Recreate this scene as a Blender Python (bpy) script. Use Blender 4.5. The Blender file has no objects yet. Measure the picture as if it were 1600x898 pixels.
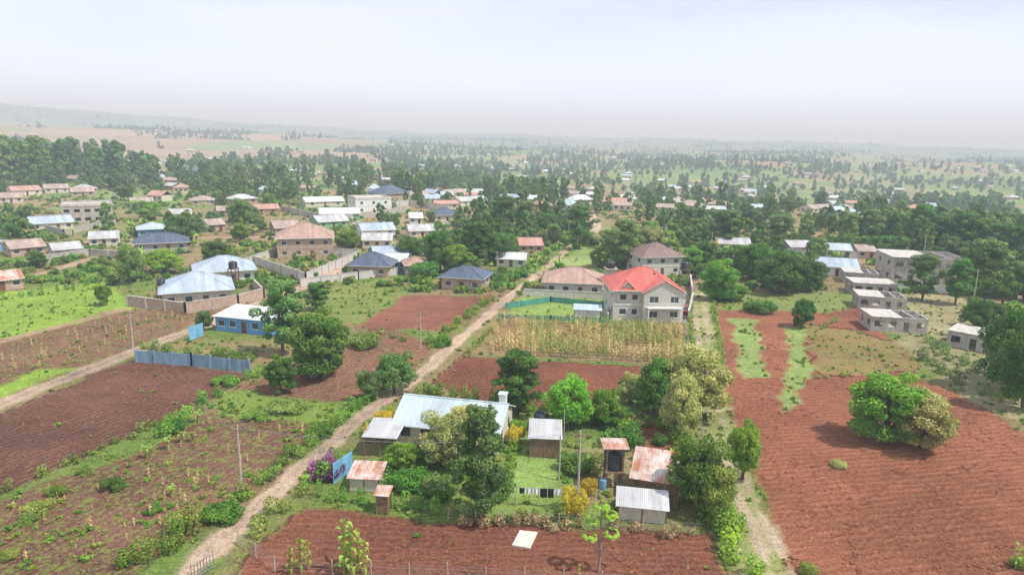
import bpy, math, random
import numpy as np
from math import radians, sin, cos, tan, pi, atan2, hypot
from mathutils import Vector, Matrix
rng=np.random.default_rng(7); random.seed(7)
U=random.uniform
# ---------------------------------------------------------------- camera survey
FOC=1066.7; CH=34.0; PT=radians(12.2); RO=radians(1.2)
fw=np.array([0,cos(PT),-sin(PT)]); r0=np.array([1.,0,0]); u0=np.array([0,sin(PT),cos(PT)])
rt=cos(RO)*r0+sin(RO)*u0; up=-sin(RO)*r0+cos(RO)*u0
def ray(px,py): return fw*FOC+rt*(px-800)-up*(py-449)

# ---------------------------------------------------------------- noise
TAB=rng.random((256,256))
def vnoise(x,y):
    x=np.asarray(x,float);y=np.asarray(y,float)
    xi=np.floor(x).astype(int);yi=np.floor(y).astype(int)
    fx=x-xi;fy=y-yi;fx=fx*fx*(3-2*fx);fy=fy*fy*(3-2*fy)
    a=TAB[xi%256,yi%256];b=TAB[(xi+1)%256,yi%256];c=TAB[xi%256,(yi+1)%256];d=TAB[(xi+1)%256,(yi+1)%256]
    return (a*(1-fx)+b*fx)*(1-fy)+(c*(1-fx)+d*fx)*fy
def fbm(x,y,o=4):
    s=0;a=.5;t=0
    for i in range(o):
        s=s+a*vnoise(x*2**i+17.3*i,y*2**i+9.1*i);t+=a;a*=.5
    return s/t
def ss(a,b,x):
    t=np.clip((np.asarray(x,float)-a)/(b-a),0,1);return t*t*(3-2*t)
def hgt(x,y):
    x=np.asarray(x,float);y=np.asarray(y,float)
    r=np.hypot(x,y);az=np.arctan2(x,np.maximum(y,1e-3))
    val=-15*ss(340,650,r)*ss(-.35,.1,az)+17*ss(800,2000,r)*ss(-.35,.1,az)
    ridge=np.interp(az,[-1.2,-.64,-.47,-.22,0,.36,.64,1.2],[150,160,116,66,56,48,26,22])
    left=ss(.0,-.3,az)
    h=val+ridge*(ss(2300,4600,r)*(1-left)+left*(.30*ss(1100,2300,r)+.70*ss(3200,4600,r)))
    h=h+(fbm(x/420+3,y/420+8,3)-.5)*40*ss(450,1400,r)
    return h
def G(px,py):
    d=ray(px,py);z=0.
    if d[2]>-2: return (d[0]/d[1]*4500,4500.)
    for k in range(4):
        t=(z-CH)/d[2]; x,y=d[0]*t,d[1]*t
        if hypot(x,y)<335: break
        z=.5*z+.5*float(hgt(x,y)); z=min(z,25)
    return (x,y)
def zat(px,py,Y):
    d=ray(px,py); t=Y/d[1]; return CH+d[2]*t
def ppm(px,py):
    x,y=G(px,py); return FOC/(y*cos(PT)+CH*sin(PT))

# ---------------------------------------------------------------- mesh helpers
COL=bpy.context.scene.collection
def np_mesh(name,V,Q,mats,mi=None,attrs=None):
    me=bpy.data.meshes.new(name);V=np.asarray(V,np.float32);Q=np.asarray(Q,np.int32);k=Q.shape[1]
    me.vertices.add(len(V));me.vertices.foreach_set('co',V.ravel())
    me.loops.add(Q.size);me.loops.foreach_set('vertex_index',Q.ravel())
    me.polygons.add(len(Q));me.polygons.foreach_set('loop_start',np.arange(0,Q.size,k,dtype=np.int32))
    me.polygons.foreach_set('loop_total',np.full(len(Q),k,np.int32))
    for m in mats: me.materials.append(m)
    if mi is not None: me.polygons.foreach_set('material_index',np.asarray(mi,np.int32))
    me.update(calc_edges=True)
    for n,(typ,arr) in (attrs or {}).items():
        a=me.attributes.new(n,typ,'POINT')
        a.data.foreach_set('color' if typ=='FLOAT_COLOR' else 'value',np.asarray(arr,np.float32).ravel())
    return me
def addobj(name,me,loc=(0,0,0),rz=0,scale=(1,1,1),parent=None):
    o=bpy.data.objects.new(name,me);COL.objects.link(o)
    o.location=loc;o.rotation_euler=(0,0,rz);o.scale=scale
    if parent: o.parent=parent
    return o
def empty(name,loc,rz=0):
    o=bpy.data.objects.new(name,None);COL.objects.link(o);o.location=loc;o.rotation_euler=(0,0,rz);o.empty_display_size=1;return o
class MB:
    def __init__(s): s.V=[];s.F=[];s.M=[]
    def poly(s,pts,m=0):
        i=len(s.V);s.V+=[tuple(p) for p in pts];s.F.append(list(range(i,i+len(pts))));s.M.append(m)
    def box(s,x0,x1,y0,y1,z0,z1,m=0):
        i=len(s.V)
        s.V+=[(x0,y0,z0),(x1,y0,z0),(x1,y1,z0),(x0,y1,z0),(x0,y0,z1),(x1,y0,z1),(x1,y1,z1),(x0,y1,z1)]
        for f in ((0,3,2,1),(4,5,6,7),(0,1,5,4),(1,2,6,5),(2,3,7,6),(3,0,4,7)):
            s.F.append([i+k for k in f]);s.M.append(m)
    def tube(s,pts,rad,n=7,m=0,cap=True):
        pts=[Vector(p) for p in pts];rings=[]
        for k,p in enumerate(pts):
            d=(pts[min(k+1,len(pts)-1)]-pts[max(k-1,0)]).normalized()
            a=d.orthogonal().normalized() if abs(d.z)<.9 else Vector((1,0,0)).cross(d).normalized()
            b=d.cross(a);i=len(s.V);rings.append(i)
            for j in range(n):
                t=2*pi*j/n;s.V.append(tuple(p+(a*cos(t)+b*sin(t))*rad[k]))
        for k in range(len(pts)-1):
            for j in range(n):
                s.F.append([rings[k]+j,rings[k]+(j+1)%n,rings[k+1]+(j+1)%n,rings[k+1]+j]);s.M.append(m)
        if cap:
            s.F.append([rings[0]+j for j in range(n)][::-1]);s.M.append(m)
            s.F.append([rings[-1]+j for j in range(n)]);s.M.append(m)
    def lathe(s,prof,n=20,m=0,c=(0,0)):
        rings=[]
        for r,z in prof:
            rings.append(len(s.V))
            for j in range(n):
                t=2*pi*j/n;s.V.append((c[0]+r*cos(t),c[1]+r*sin(t),z))
        for k in range(len(prof)-1):
            for j in range(n):
                s.F.append([rings[k]+j,rings[k]+(j+1)%n,rings[k+1]+(j+1)%n,rings[k+1]+j]);s.M.append(m)
    def mesh(s,name,mats):
        me=bpy.data.meshes.new(name);me.from_pydata(s.V,[],s.F)
        for m in mats: me.materials.append(m)
        me.polygons.foreach_set('material_index',s.M);me.update();return me
    def obj(s,name,mats,loc=(0,0,0),rz=0,parent=None,scale=(1,1,1)):
        return addobj(name,s.mesh(name,mats),loc,rz,scale,parent)

# ---------------------------------------------------------------- materials
def newmat(name):
    m=bpy.data.materials.new(name);m.use_nodes=True;nt=m.node_tree
    b=nt.nodes['Principled BSDF'];return m,nt,b
def N(nt,t,**k):
    n=nt.nodes.new(t)
    for a,v in k.items():
        if a in n.inputs: n.inputs[a].default_value=v
        else: setattr(n,a,v)
    return n
def mixc(nt,a,b,fac,mode='MIX'):
    n=nt.nodes.new('ShaderNodeMix');n.data_type='RGBA';n.blend_type=mode
    for s,v in ((n.inputs[0],fac),(n.inputs[6],a),(n.inputs[7],b)):
        if hasattr(v,'is_linked') or hasattr(v,'node'): nt.links.new(v,s)
        elif isinstance(v,(int,float)): s.default_value=v
        else: s.default_value=(*v,1) if len(v)==3 else v
    return n.outputs[2]
def math_(nt,op,a,b=None,c=None):
    n=nt.nodes.new('ShaderNodeMath');n.operation=op
    for i,v in enumerate((a,b,c)):
        if v is None: continue
        if isinstance(v,(int,float)): n.inputs[i].default_value=v
        else: nt.links.new(v,n.inputs[i])
    return n.outputs[0]
def mrange(nt,v,a,b,c=0,d=1):
    n=nt.nodes.new('ShaderNodeMapRange');nt.links.new(v,n.inputs[0])
    for i,k in enumerate((a,b,c,d)): n.inputs[i+1].default_value=k
    return n.outputs[0]
def noise(nt,vec,scale,detail=4,rough=.6):
    n=N(nt,'ShaderNodeTexNoise');n.inputs['Scale'].default_value=scale;n.inputs['Detail'].default_value=detail;n.inputs['Roughness'].default_value=rough
    if vec is not None: nt.links.new(vec,n.inputs['Vector'])
    return n.outputs['Fac']
def pmat(name,c,c2=None,scale=1.5,rough=.85,bump=.15,spec=.2,metal=0,grime=.35):
    m,nt,b=newmat(name);tc=N(nt,'ShaderNodeTexCoord')
    n1=noise(nt,tc.outputs['Object'],scale,5);n2=noise(nt,tc.outputs['Object'],scale*9,3)
    c2=c2 or tuple(x*(1-grime) for x in c)
    f=mrange(nt,n1,.38,.66);col=mixc(nt,c,c2,f)
    g=mrange(nt,n2,.3,.7,.88,1.08);cc=N(nt,'ShaderNodeCombineColor')
    for i in range(3): nt.links.new(g,cc.inputs[i])
    col=mixc(nt,col,cc.outputs[0],1.0,'MULTIPLY')
    nt.links.new(col,b.inputs['Base Color']);b.inputs['Roughness'].default_value=rough;b.inputs['Metallic'].default_value=metal
    b.inputs['Specular IOR Level'].default_value=spec
    if bump:
        bp=N(nt,'ShaderNodeBump');bp.inputs['Strength'].default_value=bump;bp.inputs['Distance'].default_value=.05
        nt.links.new(n2,bp.inputs['Height']);nt.links.new(bp.outputs[0],b.inputs['Normal'])
    return m
def roofmat(name,c,c2,period=.85,rough=.45,spec=.4,rustscale=.5,lo=.45,hi=.62,horiz=0):
    m,nt,b=newmat(name);tc=N(nt,'ShaderNodeTexCoord');sep=N(nt,'ShaderNodeSeparateXYZ')
    nt.links.new(tc.outputs['Object'],sep.inputs[0])
    n1=noise(nt,tc.outputs['Object'],rustscale,6,.65)
    mp=N(nt,'ShaderNodeMapping');nt.links.new(tc.outputs['Object'],mp.inputs[0]);mp.inputs['Scale'].default_value=(2.2,.35,.35)
    n3=noise(nt,mp.outputs[0],1.3,4)
    col=mixc(nt,c,c2,mrange(nt,math_(nt,'ADD',math_(nt,'MULTIPLY',n1,.6),math_(nt,'MULTIPLY',n3,.4)),lo,hi))
    fl=math_(nt,'FLOOR',math_(nt,'DIVIDE',sep.outputs[0],period))
    wn=N(nt,'ShaderNodeTexWhiteNoise',noise_dimensions='1D');nt.links.new(fl,wn.inputs['W'])
    tone=mrange(nt,wn.outputs[0],0,1,.84,1.08)
    fr=math_(nt,'FRACT',math_(nt,'DIVIDE',sep.outputs[0],period))
    seam=mrange(nt,fr,0,.10,.78,1.0)
    k=math_(nt,'MULTIPLY',tone,seam)
    if horiz:
        fz=math_(nt,'FRACT',math_(nt,'DIVIDE',sep.outputs[2],horiz))
        k=math_(nt,'MULTIPLY',k,mrange(nt,fz,0,.35,.75,1.05))
    cc=N(nt,'ShaderNodeCombineColor')
    for i in range(3): nt.links.new(k,cc.inputs[i])
    col=mixc(nt,col,cc.outputs[0],1.0,'MULTIPLY')
    nt.links.new(col,b.inputs['Base Color']);b.inputs['Roughness'].default_value=rough;b.inputs['Specular IOR Level'].default_value=spec
    w=math_(nt,'SINE',math_(nt,'MULTIPLY',sep.outputs[0],2*pi/.19))
    bp=N(nt,'ShaderNodeBump');bp.inputs['Strength'].default_value=.5;bp.inputs['Distance'].default_value=.02
    nt.links.new(w,bp.inputs['Height']);nt.links.new(bp.outputs[0],b.inputs['Normal'])
    return m
def leafmat(name,d,l,var=.25,trans=.28):
    m,nt,b=newmat(name);at=N(nt,'ShaderNodeAttribute',attribute_name='tint');oi=N(nt,'ShaderNodeObjectInfo')
    col=mixc(nt,d,l,at.outputs['Fac'])
    k=mrange(nt,oi.outputs['Random'],0,1,1-var,1+var)
    hs=N(nt,'ShaderNodeHueSaturation');nt.links.new(col,hs.inputs['Color']);nt.links.new(k,hs.inputs['Value'])
    h=mrange(nt,math_(nt,'FRACT',math_(nt,'MULTIPLY',oi.outputs['Random'],17.3)),0,1,.47,.52);nt.links.new(h,hs.inputs['Hue'])
    nt.links.new(hs.outputs[0],b.inputs['Base Color']);b.inputs['Roughness'].default_value=.6;b.inputs['Specular IOR Level'].default_value=.2
    tr=N(nt,'ShaderNodeBsdfTranslucent');nt.links.new(hs.outputs[0],tr.inputs[0])
    mx=N(nt,'ShaderNodeMixShader');mx.inputs[0].default_value=trans
    nt.links.new(b.outputs[0],mx.inputs[1]);nt.links.new(tr.outputs[0],mx.inputs[2])
    nt.links.new(mx.outputs[0],nt.nodes['Material Output'].inputs['Surface']);return m
M={}
M['bark']=pmat('bark',(.16,.12,.09),scale=3);M['barkpale']=pmat('bark_pale',(.33,.28,.22),(.2,.15,.11),scale=3)
M['mango']=leafmat('leaf_dark_green',(.045,.14,.018),(.16,.33,.045))
M['bright']=leafmat('leaf_bright_green',(.10,.28,.02),(.30,.54,.06))
M['euc']=leafmat('leaf_olive',(.075,.17,.035),(.25,.38,.10))
M['pale']=leafmat('leaf_pale',(.26,.30,.07),(.62,.60,.22))
M['hedge']=leafmat('leaf_hedge',(.08,.22,.02),(.26,.44,.06))
M['weed']=leafmat('leaf_weed',(.14,.23,.03),(.36,.43,.10))
M['yellow']=leafmat('leaf_yellow',(.55,.50,.03),(.85,.76,.08))
M['purple']=leafmat('bougainvillea_petals',(.16,.05,.12),(.42,.12,.36))
M['dry']=leafmat('dry_leaf',(.44,.36,.12),(.86,.72,.33))
M['drygreen']=leafmat('drying_green_leaf',(.22,.29,.06),(.54,.57,.19))
M['drygrass']=leafmat('dry_grass_blades',(.24,.20,.08),(.50,.41,.19))
M['banana']=leafmat('banana_leaf',(.16,.30,.04),(.46,.60,.12),trans=.35)
M['fardark']=leafmat('leaf_far_dark',(.06,.14,.035),(.17,.29,.08));M['farlight']=leafmat('leaf_far_light',(.12,.21,.05),(.28,.39,.13))
M['cream']=pmat('wall_cream',(.68,.62,.5),grime=.2);M['white']=pmat('wall_white',(.78,.77,.74),grime=.12)
M['stone']=pmat('wall_stone',(.46,.42,.37),grime=.3,scale=2.5);M['block']=pmat('concrete_block',(.50,.46,.41),(.34,.30,.26),scale=1.4)
M['ltstone']=pmat('light_wall_stone',(.64,.61,.56),(.50,.46,.41),scale=2.5)
M['tan']=pmat('wall_tan',(.50,.37,.28),grime=.25);M['orange']=pmat('wall_orange',(.55,.30,.18),grime=.25)
M['bluewall']=pmat('wall_blue_paint',(.13,.38,.72),grime=.25);M['greenwall']=pmat('wall_green_paint',(.25,.5,.25))
M['conc']=pmat('concrete',(.56,.53,.48),(.38,.34,.30),scale=.7)
M['wood']=pmat('weathered_wood',(.30,.20,.13),(.16,.10,.06),scale=4);M['pole']=pmat('pole_wood',(.50,.44,.38),scale=4)
M['frame']=pmat('window_frame',(.75,.73,.70),grime=.1,bump=0);M['dframe']=pmat('dark_frame',(.12,.08,.06),bump=0)
M['door']=pmat('door_brown',(.22,.09,.05),bump=0)
m,nt,b=newmat('window_glass');b.inputs['Base Color'].default_value=(.05,.07,.09,1);b.inputs['Roughness'].default_value=.08;b.inputs['Specular IOR Level'].default_value=.6;M['glass']=m
M['black']=pmat('black_plastic',(.03,.03,.035),rough=.4,spec=.5,grime=.1,bump=0)
M['r_blue']=roofmat('roof_blue_grey_sheet',(.46,.55,.58),(.36,.41,.42),lo=.5,hi=.7)
M['r_light']=roofmat('roof_light_blue_sheet',(.42,.50,.58),(.33,.39,.47),horiz=.30)
M['r_red']=roofmat('roof_red_tile',(.60,.165,.135),(.50,.135,.11),period=.6,rough=.75,spec=.15,horiz=.3)
M['r_brown']=roofmat('roof_brown_tile',(.24,.16,.14),(.17,.12,.10),period=.5,rough=.7,horiz=.3)
M['r_tan']=roofmat('roof_tan_tile',(.44,.29,.22),(.34,.22,.17),period=.5,rough=.7,horiz=.3)
M['r_dark']=roofmat('roof_slate_blue',(.10,.13,.18),(.07,.09,.13),period=.5,rough=.6,spec=.25,horiz=.3)
M['r_rust']=roofmat('roof_rusty_sheet',(.62,.52,.46),(.42,.18,.10),lo=.42,hi=.56,rough=.7)
M['r_dull']=roofmat('roof_dull_brown_sheet',(.44,.36,.31),(.34,.24,.19),lo=.42,hi=.60,rough=.7)
M['r_grey']=roofmat('roof_grey_sheet',(.50,.50,.50),(.34,.31,.28),lo=.48,hi=.66,rough=.5)
M['r_white']=roofmat('roof_white_sheet',(.70,.73,.75),(.54,.53,.51),rough=.5)
M['r_terra']=roofmat('roof_terracotta_sheet',(.50,.29,.22),(.42,.23,.17),rough=.6)
M['bsheet']=roofmat('blue_grey_fence_sheet',(.24,.38,.50),(.17,.26,.34),period=.8)
M['cyan']=roofmat('gate_blue_sheet',(.20,.46,.66),(.13,.34,.52),period=.6)
M['wire']=pmat('wire_metal',(.25,.25,.25),bump=0);M['red']=pmat('car_red_paint',(.35,.02,.03),rough=.3,spec=.6,bump=0,grime=.05)
M['netgreen']=pmat('green_net',(.10,.34,.26),bump=0);M['cloth_w']=pmat('cloth_white',(.8,.8,.82),bump=0,grime=.1)
M['cloth_b']=pmat('cloth_blue',(.08,.14,.38),bump=0);M['cloth_d']=pmat('cloth_dark',(.04,.04,.06),bump=0)
M['slab']=pmat('pale_slab',(.68,.60,.50),grime=.15);M['clod']=pmat('soil_clod',(.27,.11,.065),(.17,.07,.04),scale=2,rough=1,spec=.05)

# ---------------------------------------------------------------- ground layers
SR=(.22,.090,.052);SD=(.18,.088,.062);SO=(.30,.122,.068);GR=(.14,.21,.05);GB=(.28,.42,.06);DRY=(.38,.32,.18);PATH=(.52,.38,.27);LAWN=(.24,.35,.09)
LY=[
 ([(0,330),(1600,330),(1600,470),(1130,470),(880,400),(700,470),(0,480)],(.30,.19,.125),.4,0,1,None,4),
 ([(-60,555),(-60,465),(160,440),(205,470),(190,492),(60,525)],GB,.5,0,1,None,1.5),
 ([(-120,640),(-60,550),(195,486),(345,486),(250,530),(120,575),(-10,628)],(.23,.118,.08),.36,.5,1.1,((0,560),(200,500)),1.0),
 ([(-60,625),(60,575),(130,575),(0,620)],GB,.4,0,1,None,1.),
 ([(-160,700),(0,648),(205,560),(385,583),(335,618),(205,682),(0,772),(-160,840)],SD,.12,1,.9,((0,700),(330,585)),.6),
 ([(-150,960),(-150,850),(0,785),(220,700),(335,640),(500,655),(515,680),(400,765),(215,898),(180,960)],(.20,.102,.07),.40,.6,.9,((0,850),(330,680)),.8),
 ([(330,632),(420,600),(560,640),(520,668),(350,650)],(.20,.28,.06),.8,0,1,None,1.2),
 ([(385,605),(470,575),(560,535),(590,505),(675,538),(640,588),(560,622),(520,632),(430,618)],(.25,.12,.078),.28,.7,.9,((400,610),(620,540)),.8),
 ([(560,510),(630,462),(768,462),(735,492),(700,516)],(.27,.115,.072),.10,.8,.9,((560,505),(700,500)),.8),
 ([(440,470),(560,440),(640,455),(560,505),(490,500)],(.21,.20,.08),.6,0,1,None,1.5),
 ([(735,552),(790,497),(1070,512),(1070,572),(990,568)],(.30,.19,.10),.30,.4,.8,((740,550),(1070,568)),.5),
 ([(678,598),(722,556),(1002,572),(992,602),(860,640),(740,625)],SR,.06,1,.8,((700,580),(1000,592)),.5),
 ([(790,495),(815,462),(948,466),(950,500)],LAWN,.3,0,1,None,.5),
 ([(945,460),(1075,460),(1075,503),(945,500)],(.42,.38,.32),.15,0,1,None,.5),
 ([(535,748),(610,690),(800,680),(1000,690),(1060,770),(1000,812),(700,806),(560,785)],(.23,.30,.08),.45,0,1,None,.8),
 ([(800,700),(880,700),(870,760),(800,770)],LAWN,.2,0,1,None,.8),
 ([(880,700),(1040,690),(1060,740),(960,800),(890,790)],(.34,.26,.15),.4,0,1,None,1.),
 ([(960,655),(1040,665),(1060,720),(985,720)],SR,.25,0,1,None,.6),
 ([(340,960),(395,862),(478,790),(700,812),(1110,832),(1150,960)],(.24,.098,.058),.10,.9,.85,((450,850),(1050,870)),.6),
 ([(1120,475),(1330,458),(1440,590),(1500,618),(1620,690),(1720,960),(1240,960),(1178,750),(1132,620)],SO,.04,1,.95,((1150,720),(1560,690)),.8),
 ([(1250,505),(1340,515),(1440,555),(1435,580),(1290,585),(1255,545)],(.28,.17,.085),.46,.4,.9,((1250,540),(1430,550)),1.2),
 ([(1120,460),(1330,455),(1350,478),(1300,490),(1125,482)],(.22,.25,.09),.5,0,1,None,1.5),
 ([(1330,455),(1600,470),(1700,560),(1700,700),(1560,640),(1500,612),(1400,530)],(.35,.29,.17),.42,0,1,None,2),
 ([(1330,480),(1355,480),(1360,520),(1330,515)],SR,.1,0,1,None,1),
 ([(1145,498),(1180,500),(1194,588),(1166,590),(1152,550)],(.27,.34,.12),.5,0,1,None,1.0),
 ([(1226,512),(1258,512),(1268,575),(1234,655),(1206,650),(1236,570)],(.27,.34,.12),.5,0,1,None,1.0),
 ([(870,415),(905,385),(955,385),(950,412)],(.28,.34,.12),.4,0,1,None,1),
 ([(1072,455),(1112,458),(1135,640),(1180,745),(1260,960),(1180,960),(1120,800),(1090,700),(1075,560)],(.34,.33,.15),.5,0,1,None,.8),
]
TRK=[([(270,925),(300,885),(340,850),(400,795),(470,730),(522,690),(560,655),(605,622),(650,590),(692,553),(742,510),(792,466),(832,436),(862,411),(893,384),(915,372)],2.1,PATH),
 ([(-60,655),(0,632),(60,607),(130,580),(200,553),(262,529),(332,504),(400,476),(470,450),(540,418),(640,378),(690,358)],2.9,(.48,.35,.25)),
 ([(-60,548),(0,533),(100,508),(190,483)],2.,(.38,.25,.17)),
 ([(1098,458),(1108,540),(1118,620),(1140,700),(1185,790),(1240,900),(1260,950)],.6,(.46,.35,.25)),
 ([(1085,458),(1092,540),(1103,620),(1122,700),(1160,790),(1208,900),(1225,950)],.6,(.46,.35,.25)),
 ([(100,380),(180,375),(300,372),(420,370)],3.5,(.46,.32,.23)),
 ([(840,445),(900,447),(960,455)],3,PATH),([(915,372),(935,355),(925,335)],3,PATH),([(430,345),(560,352),(690,340)],4,(.46,.33,.25)),
 ([(60,430),(160,398),(210,380)],3,(.46,.32,.23))]
LP=[(np.array([G(*q) for q in pl]),c,w,a,s,(None if d is None else (np.array(G(*d[1]))-np.array(G(*d[0])))),so) for pl,c,w,a,s,d,so in LY]
TP=[(np.array([G(*q) for q in pl]),w,c) for pl,w,c in TRK]
def segd(P,a,b):
    ab=b-a;t=np.clip(((P-a)@ab)/max(ab@ab,1e-9),0,1);q=a+t[:,None]*ab;return np.hypot(*(P-q).T)
def sdist(P,poly):
    n=len(poly);d=np.full(len(P),1e9);ins=np.zeros(len(P),bool)
    for i in range(n):
        a=poly[i];b=poly[(i+1)%n];d=np.minimum(d,segd(P,a,b))
        c=((a[1]>P[:,1])!=(b[1]>P[:,1]))
        with np.errstate(divide='ignore',invalid='ignore'):
            xx=(b[0]-a[0])*(P[:,1]-a[1])/(b[1]-a[1])+a[0]
        ins^=c&(P[:,0]<xx)
    return np.where(ins,d,-d)
def pdist(P,pl):
    d=np.full(len(P),1e9)
    for i in range(len(pl)-1): d=np.minimum(d,segd(P,pl[i],pl[i+1]))
    return d
def eval_ground(P):
    n=len(P);x,y=P[:,0],P[:,1];r=np.hypot(x,y)
    nz=fbm(x/9,y/9,4);nf=fbm(x/2.3+40,y/2.3,3);nb=fbm(x/45+9,y/45+4,3)
    g=ss(.40,.56,.6*nz+.4*nb)[:,None]
    col=np.array(GR)*(1-g)+np.array((.28,.18,.11))*g
    weed=np.full(n,.44);amp=np.zeros(n);ph=np.zeros(n);openm=np.zeros(n)
    far=ss(210,330,r)
    wx=x+14*(vnoise(x/50,y/50)-.5);wy=y+14*(vnoise(x/50+9,y/50+5)-.5)
    cs=np.where(r<900,34.,80.);cx=np.floor((wx*.92+wy*.38)/(cs*.7)).astype(int);cy=np.floor((wy*.92-wx*.38)/(cs*1.5)).astype(int)
    hsh=TAB[(cx*7+cy*31)%256,(cy*13+cx*3)%256]
    pal=np.array([(.13,.20,.06),(.17,.24,.07),(.22,.27,.09),(.30,.27,.14),(.38,.21,.14),(.15,.22,.07),(.34,.21,.14),(.20,.24,.08)])
    fc=pal[(hsh*7.999).astype(int)]
    col=col*(1-far[:,None])+fc*far[:,None]
    vf=ss(2200,3600,r)[:,None];col=col*(1-vf*.7)+np.array((.12,.18,.07))*vf*.7
    az=np.arctan2(x,np.maximum(y,1))
    pl=(ss(-.16,-.24,az)*ss(950,1200,r)*(1-ss(3200,3500,r)))[:,None]
    pc=np.array((.40,.25,.20))*(.8+.4*vnoise(x/200,y/90))[:,None]
    gmask=ss(.5,.65,fbm(x/150,y/150,3))[:,None]
    pc=pc*(1-gmask)+np.array((.22,.28,.12))*gmask
    col=col*(1-pl)+pc*pl
    for poly,c,w,a,s,d,so in LP:
        mn=poly.min(0)-6;mx=poly.max(0)+6
        k=np.where((x>mn[0])&(x<mx[0])&(y>mn[1])&(y<mx[1]))[0]
        if not len(k): continue
        sd=sdist(P[k],poly)+(nf[k]-.5)*2.2*so+(nz[k]-.5)*3*so
        m=ss(-.6*so,.6*so,sd)
        if so>=4: m=m*.8*ss(.38,.50,nb[k])
        cc=np.array(c)*(.80+.40*nz[k])[:,None]
        col[k]=col[k]*(1-m[:,None])+cc*m[:,None];weed[k]=weed[k]*(1-m)+w*m;amp[k]=amp[k]*(1-m)+a*m
        openm[k]=np.maximum(openm[k],m) if so<3 else openm[k]
        if d is not None:
            dn=d/np.hypot(*d);pr=np.array((-dn[1],dn[0]));kk=k[m>.02]
            ph[kk]=(P[kk]@pr)*2*pi/s
    for pl_,w,c in TP:
        mn=pl_.min(0)-6;mx=pl_.max(0)+6
        k=np.where((x>mn[0])&(x<mx[0])&(y>mn[1])&(y<mx[1]))[0]
        if not len(k): continue
        dd=pdist(P[k],pl_)-(nf[k]-.5)*1.3;m=1-ss(w/2-.4,w/2+.4,dd)
        rut=1-.22*np.exp(-(dd/.35)**2)*(w>2)
        cc=np.array(c)*(.82+.36*nz[k])[:,None]*rut[:,None]
        if w<1: m=m*ss(.36,.5,nf[k])
        col[k]=col[k]*(1-m[:,None])+cc*m[:,None];weed[k]*=1-.92*m;amp[k]*=1-m;openm[k]=np.maximum(openm[k],m)
    return col,weed,amp,ph,openm
def seq(a,b,f):
    o=[a];
    while o[-1]<b: o.append(o[-1]+f(o[-1]))
    return o
ys=[-2500,-1200,-600,-300,-150,-60,-20,5,20]+seq(28,400,lambda v:max(.42,.0046*v))+seq(404,1500,lambda v:.012*v)+seq(1520,9500,lambda v:.03*v)
xp=seq(.3,215,lambda v:.55)+seq(217,9000,lambda v:.022*v)
xs=[-v for v in xp[::-1]]+xp
ys=np.array(ys);xs=np.array(xs);nx,ny=len(xs),len(ys)
XX,YY=np.meshgrid(xs,ys);P=np.c_[XX.ravel(),YY.ravel()]
col,weed,amp,ph,_=eval_ground(P)
rr_=np.hypot(P[:,0],P[:,1])
Z=hgt(P[:,0],P[:,1])+(fbm(P[:,0]/3,P[:,1]/3,3)-.5)*.14*(rr_<300)+(rng.random(len(P))-.5)*.16*amp*(rr_<200)
V=np.c_[P,Z];I=np.arange(nx*ny).reshape(ny,nx)
Q=np.stack([I[:-1,:-1],I[:-1,1:],I[1:,1:],I[1:,:-1]],-1).reshape(-1,4)
m,nt,b=newmat('ground_soil_and_grass')
tc=N(nt,'ShaderNodeTexCoord');ob=tc.outputs['Object']
ca=N(nt,'ShaderNodeAttribute',attribute_name='gcol').outputs['Color']
wa=N(nt,'ShaderNodeAttribute',attribute_name='weed').outputs['Fac']
aa=N(nt,'ShaderNodeAttribute',attribute_name='famp').outputs['Fac']
pa=N(nt,'ShaderNodeAttribute',attribute_name='fphase').outputs['Fac']
n1=noise(nt,ob,.35,7,.65);n2=noise(nt,ob,2.6,5,.7);n3=noise(nt,ob,.9,6,.7);n4=noise(nt,ob,6,3,.75);n5=noise(nt,ob,.06,4,.6)
wob=math_(nt,'ADD',pa,math_(nt,'MULTIPLY',n3,7.0));sn=math_(nt,'SINE',wob)
fur=math_(nt,'MULTIPLY',math_(nt,'MULTIPLY',sn,aa),mrange(nt,n1,.40,.60,.2,1.0))
k=math_(nt,'ADD',mrange(nt,n1,.3,.7,.72,1.16),mrange(nt,n2,.3,.7,-.34,.34))
k=math_(nt,'ADD',k,mrange(nt,n4,.3,.7,-.32,.32));k=math_(nt,'ADD',k,math_(nt,'MULTIPLY',fur,.14));k=math_(nt,'ADD',k,mrange(nt,n5,.35,.65,-.18,.18))
cc=N(nt,'ShaderNodeCombineColor')
for i in range(3): nt.links.new(k,cc.inputs[i])
c=mixc(nt,ca,cc.outputs[0],1.0,'MULTIPLY')
wf=math_(nt,'ADD',math_(nt,'MULTIPLY',n3,.6),math_(nt,'MULTIPLY',n2,.4))
wm=mrange(nt,math_(nt,'ADD',wf,math_(nt,'MULTIPLY',wa,.28)),.60,.70)
gc=mixc(nt,(.12,.20,.03),(.29,.36,.08),mrange(nt,n4,.35,.65))
c=mixc(nt,c,gc,math_(nt,'MULTIPLY',wm,.75))
nt.links.new(c,b.inputs['Base Color']);b.inputs['Roughness'].default_value=1;b.inputs['Specular IOR Level'].default_value=.05
bp=N(nt,'ShaderNodeBump');bp.inputs['Strength'].default_value=1.;bp.inputs['Distance'].default_value=.38
hh=math_(nt,'ADD',math_(nt,'MULTIPLY',n2,.9),math_(nt,'MULTIPLY',fur,.32));nt.links.new(hh,bp.inputs['Height']);nt.links.new(bp.outputs[0],b.inputs['Normal'])
addobj('ground',np_mesh('ground',V,Q,[m],None,{'gcol':('FLOAT_COLOR',np.c_[col,np.ones(len(col))]),'weed':('FLOAT',weed),'famp':('FLOAT',amp),'fphase':('FLOAT',ph)}))

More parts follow.
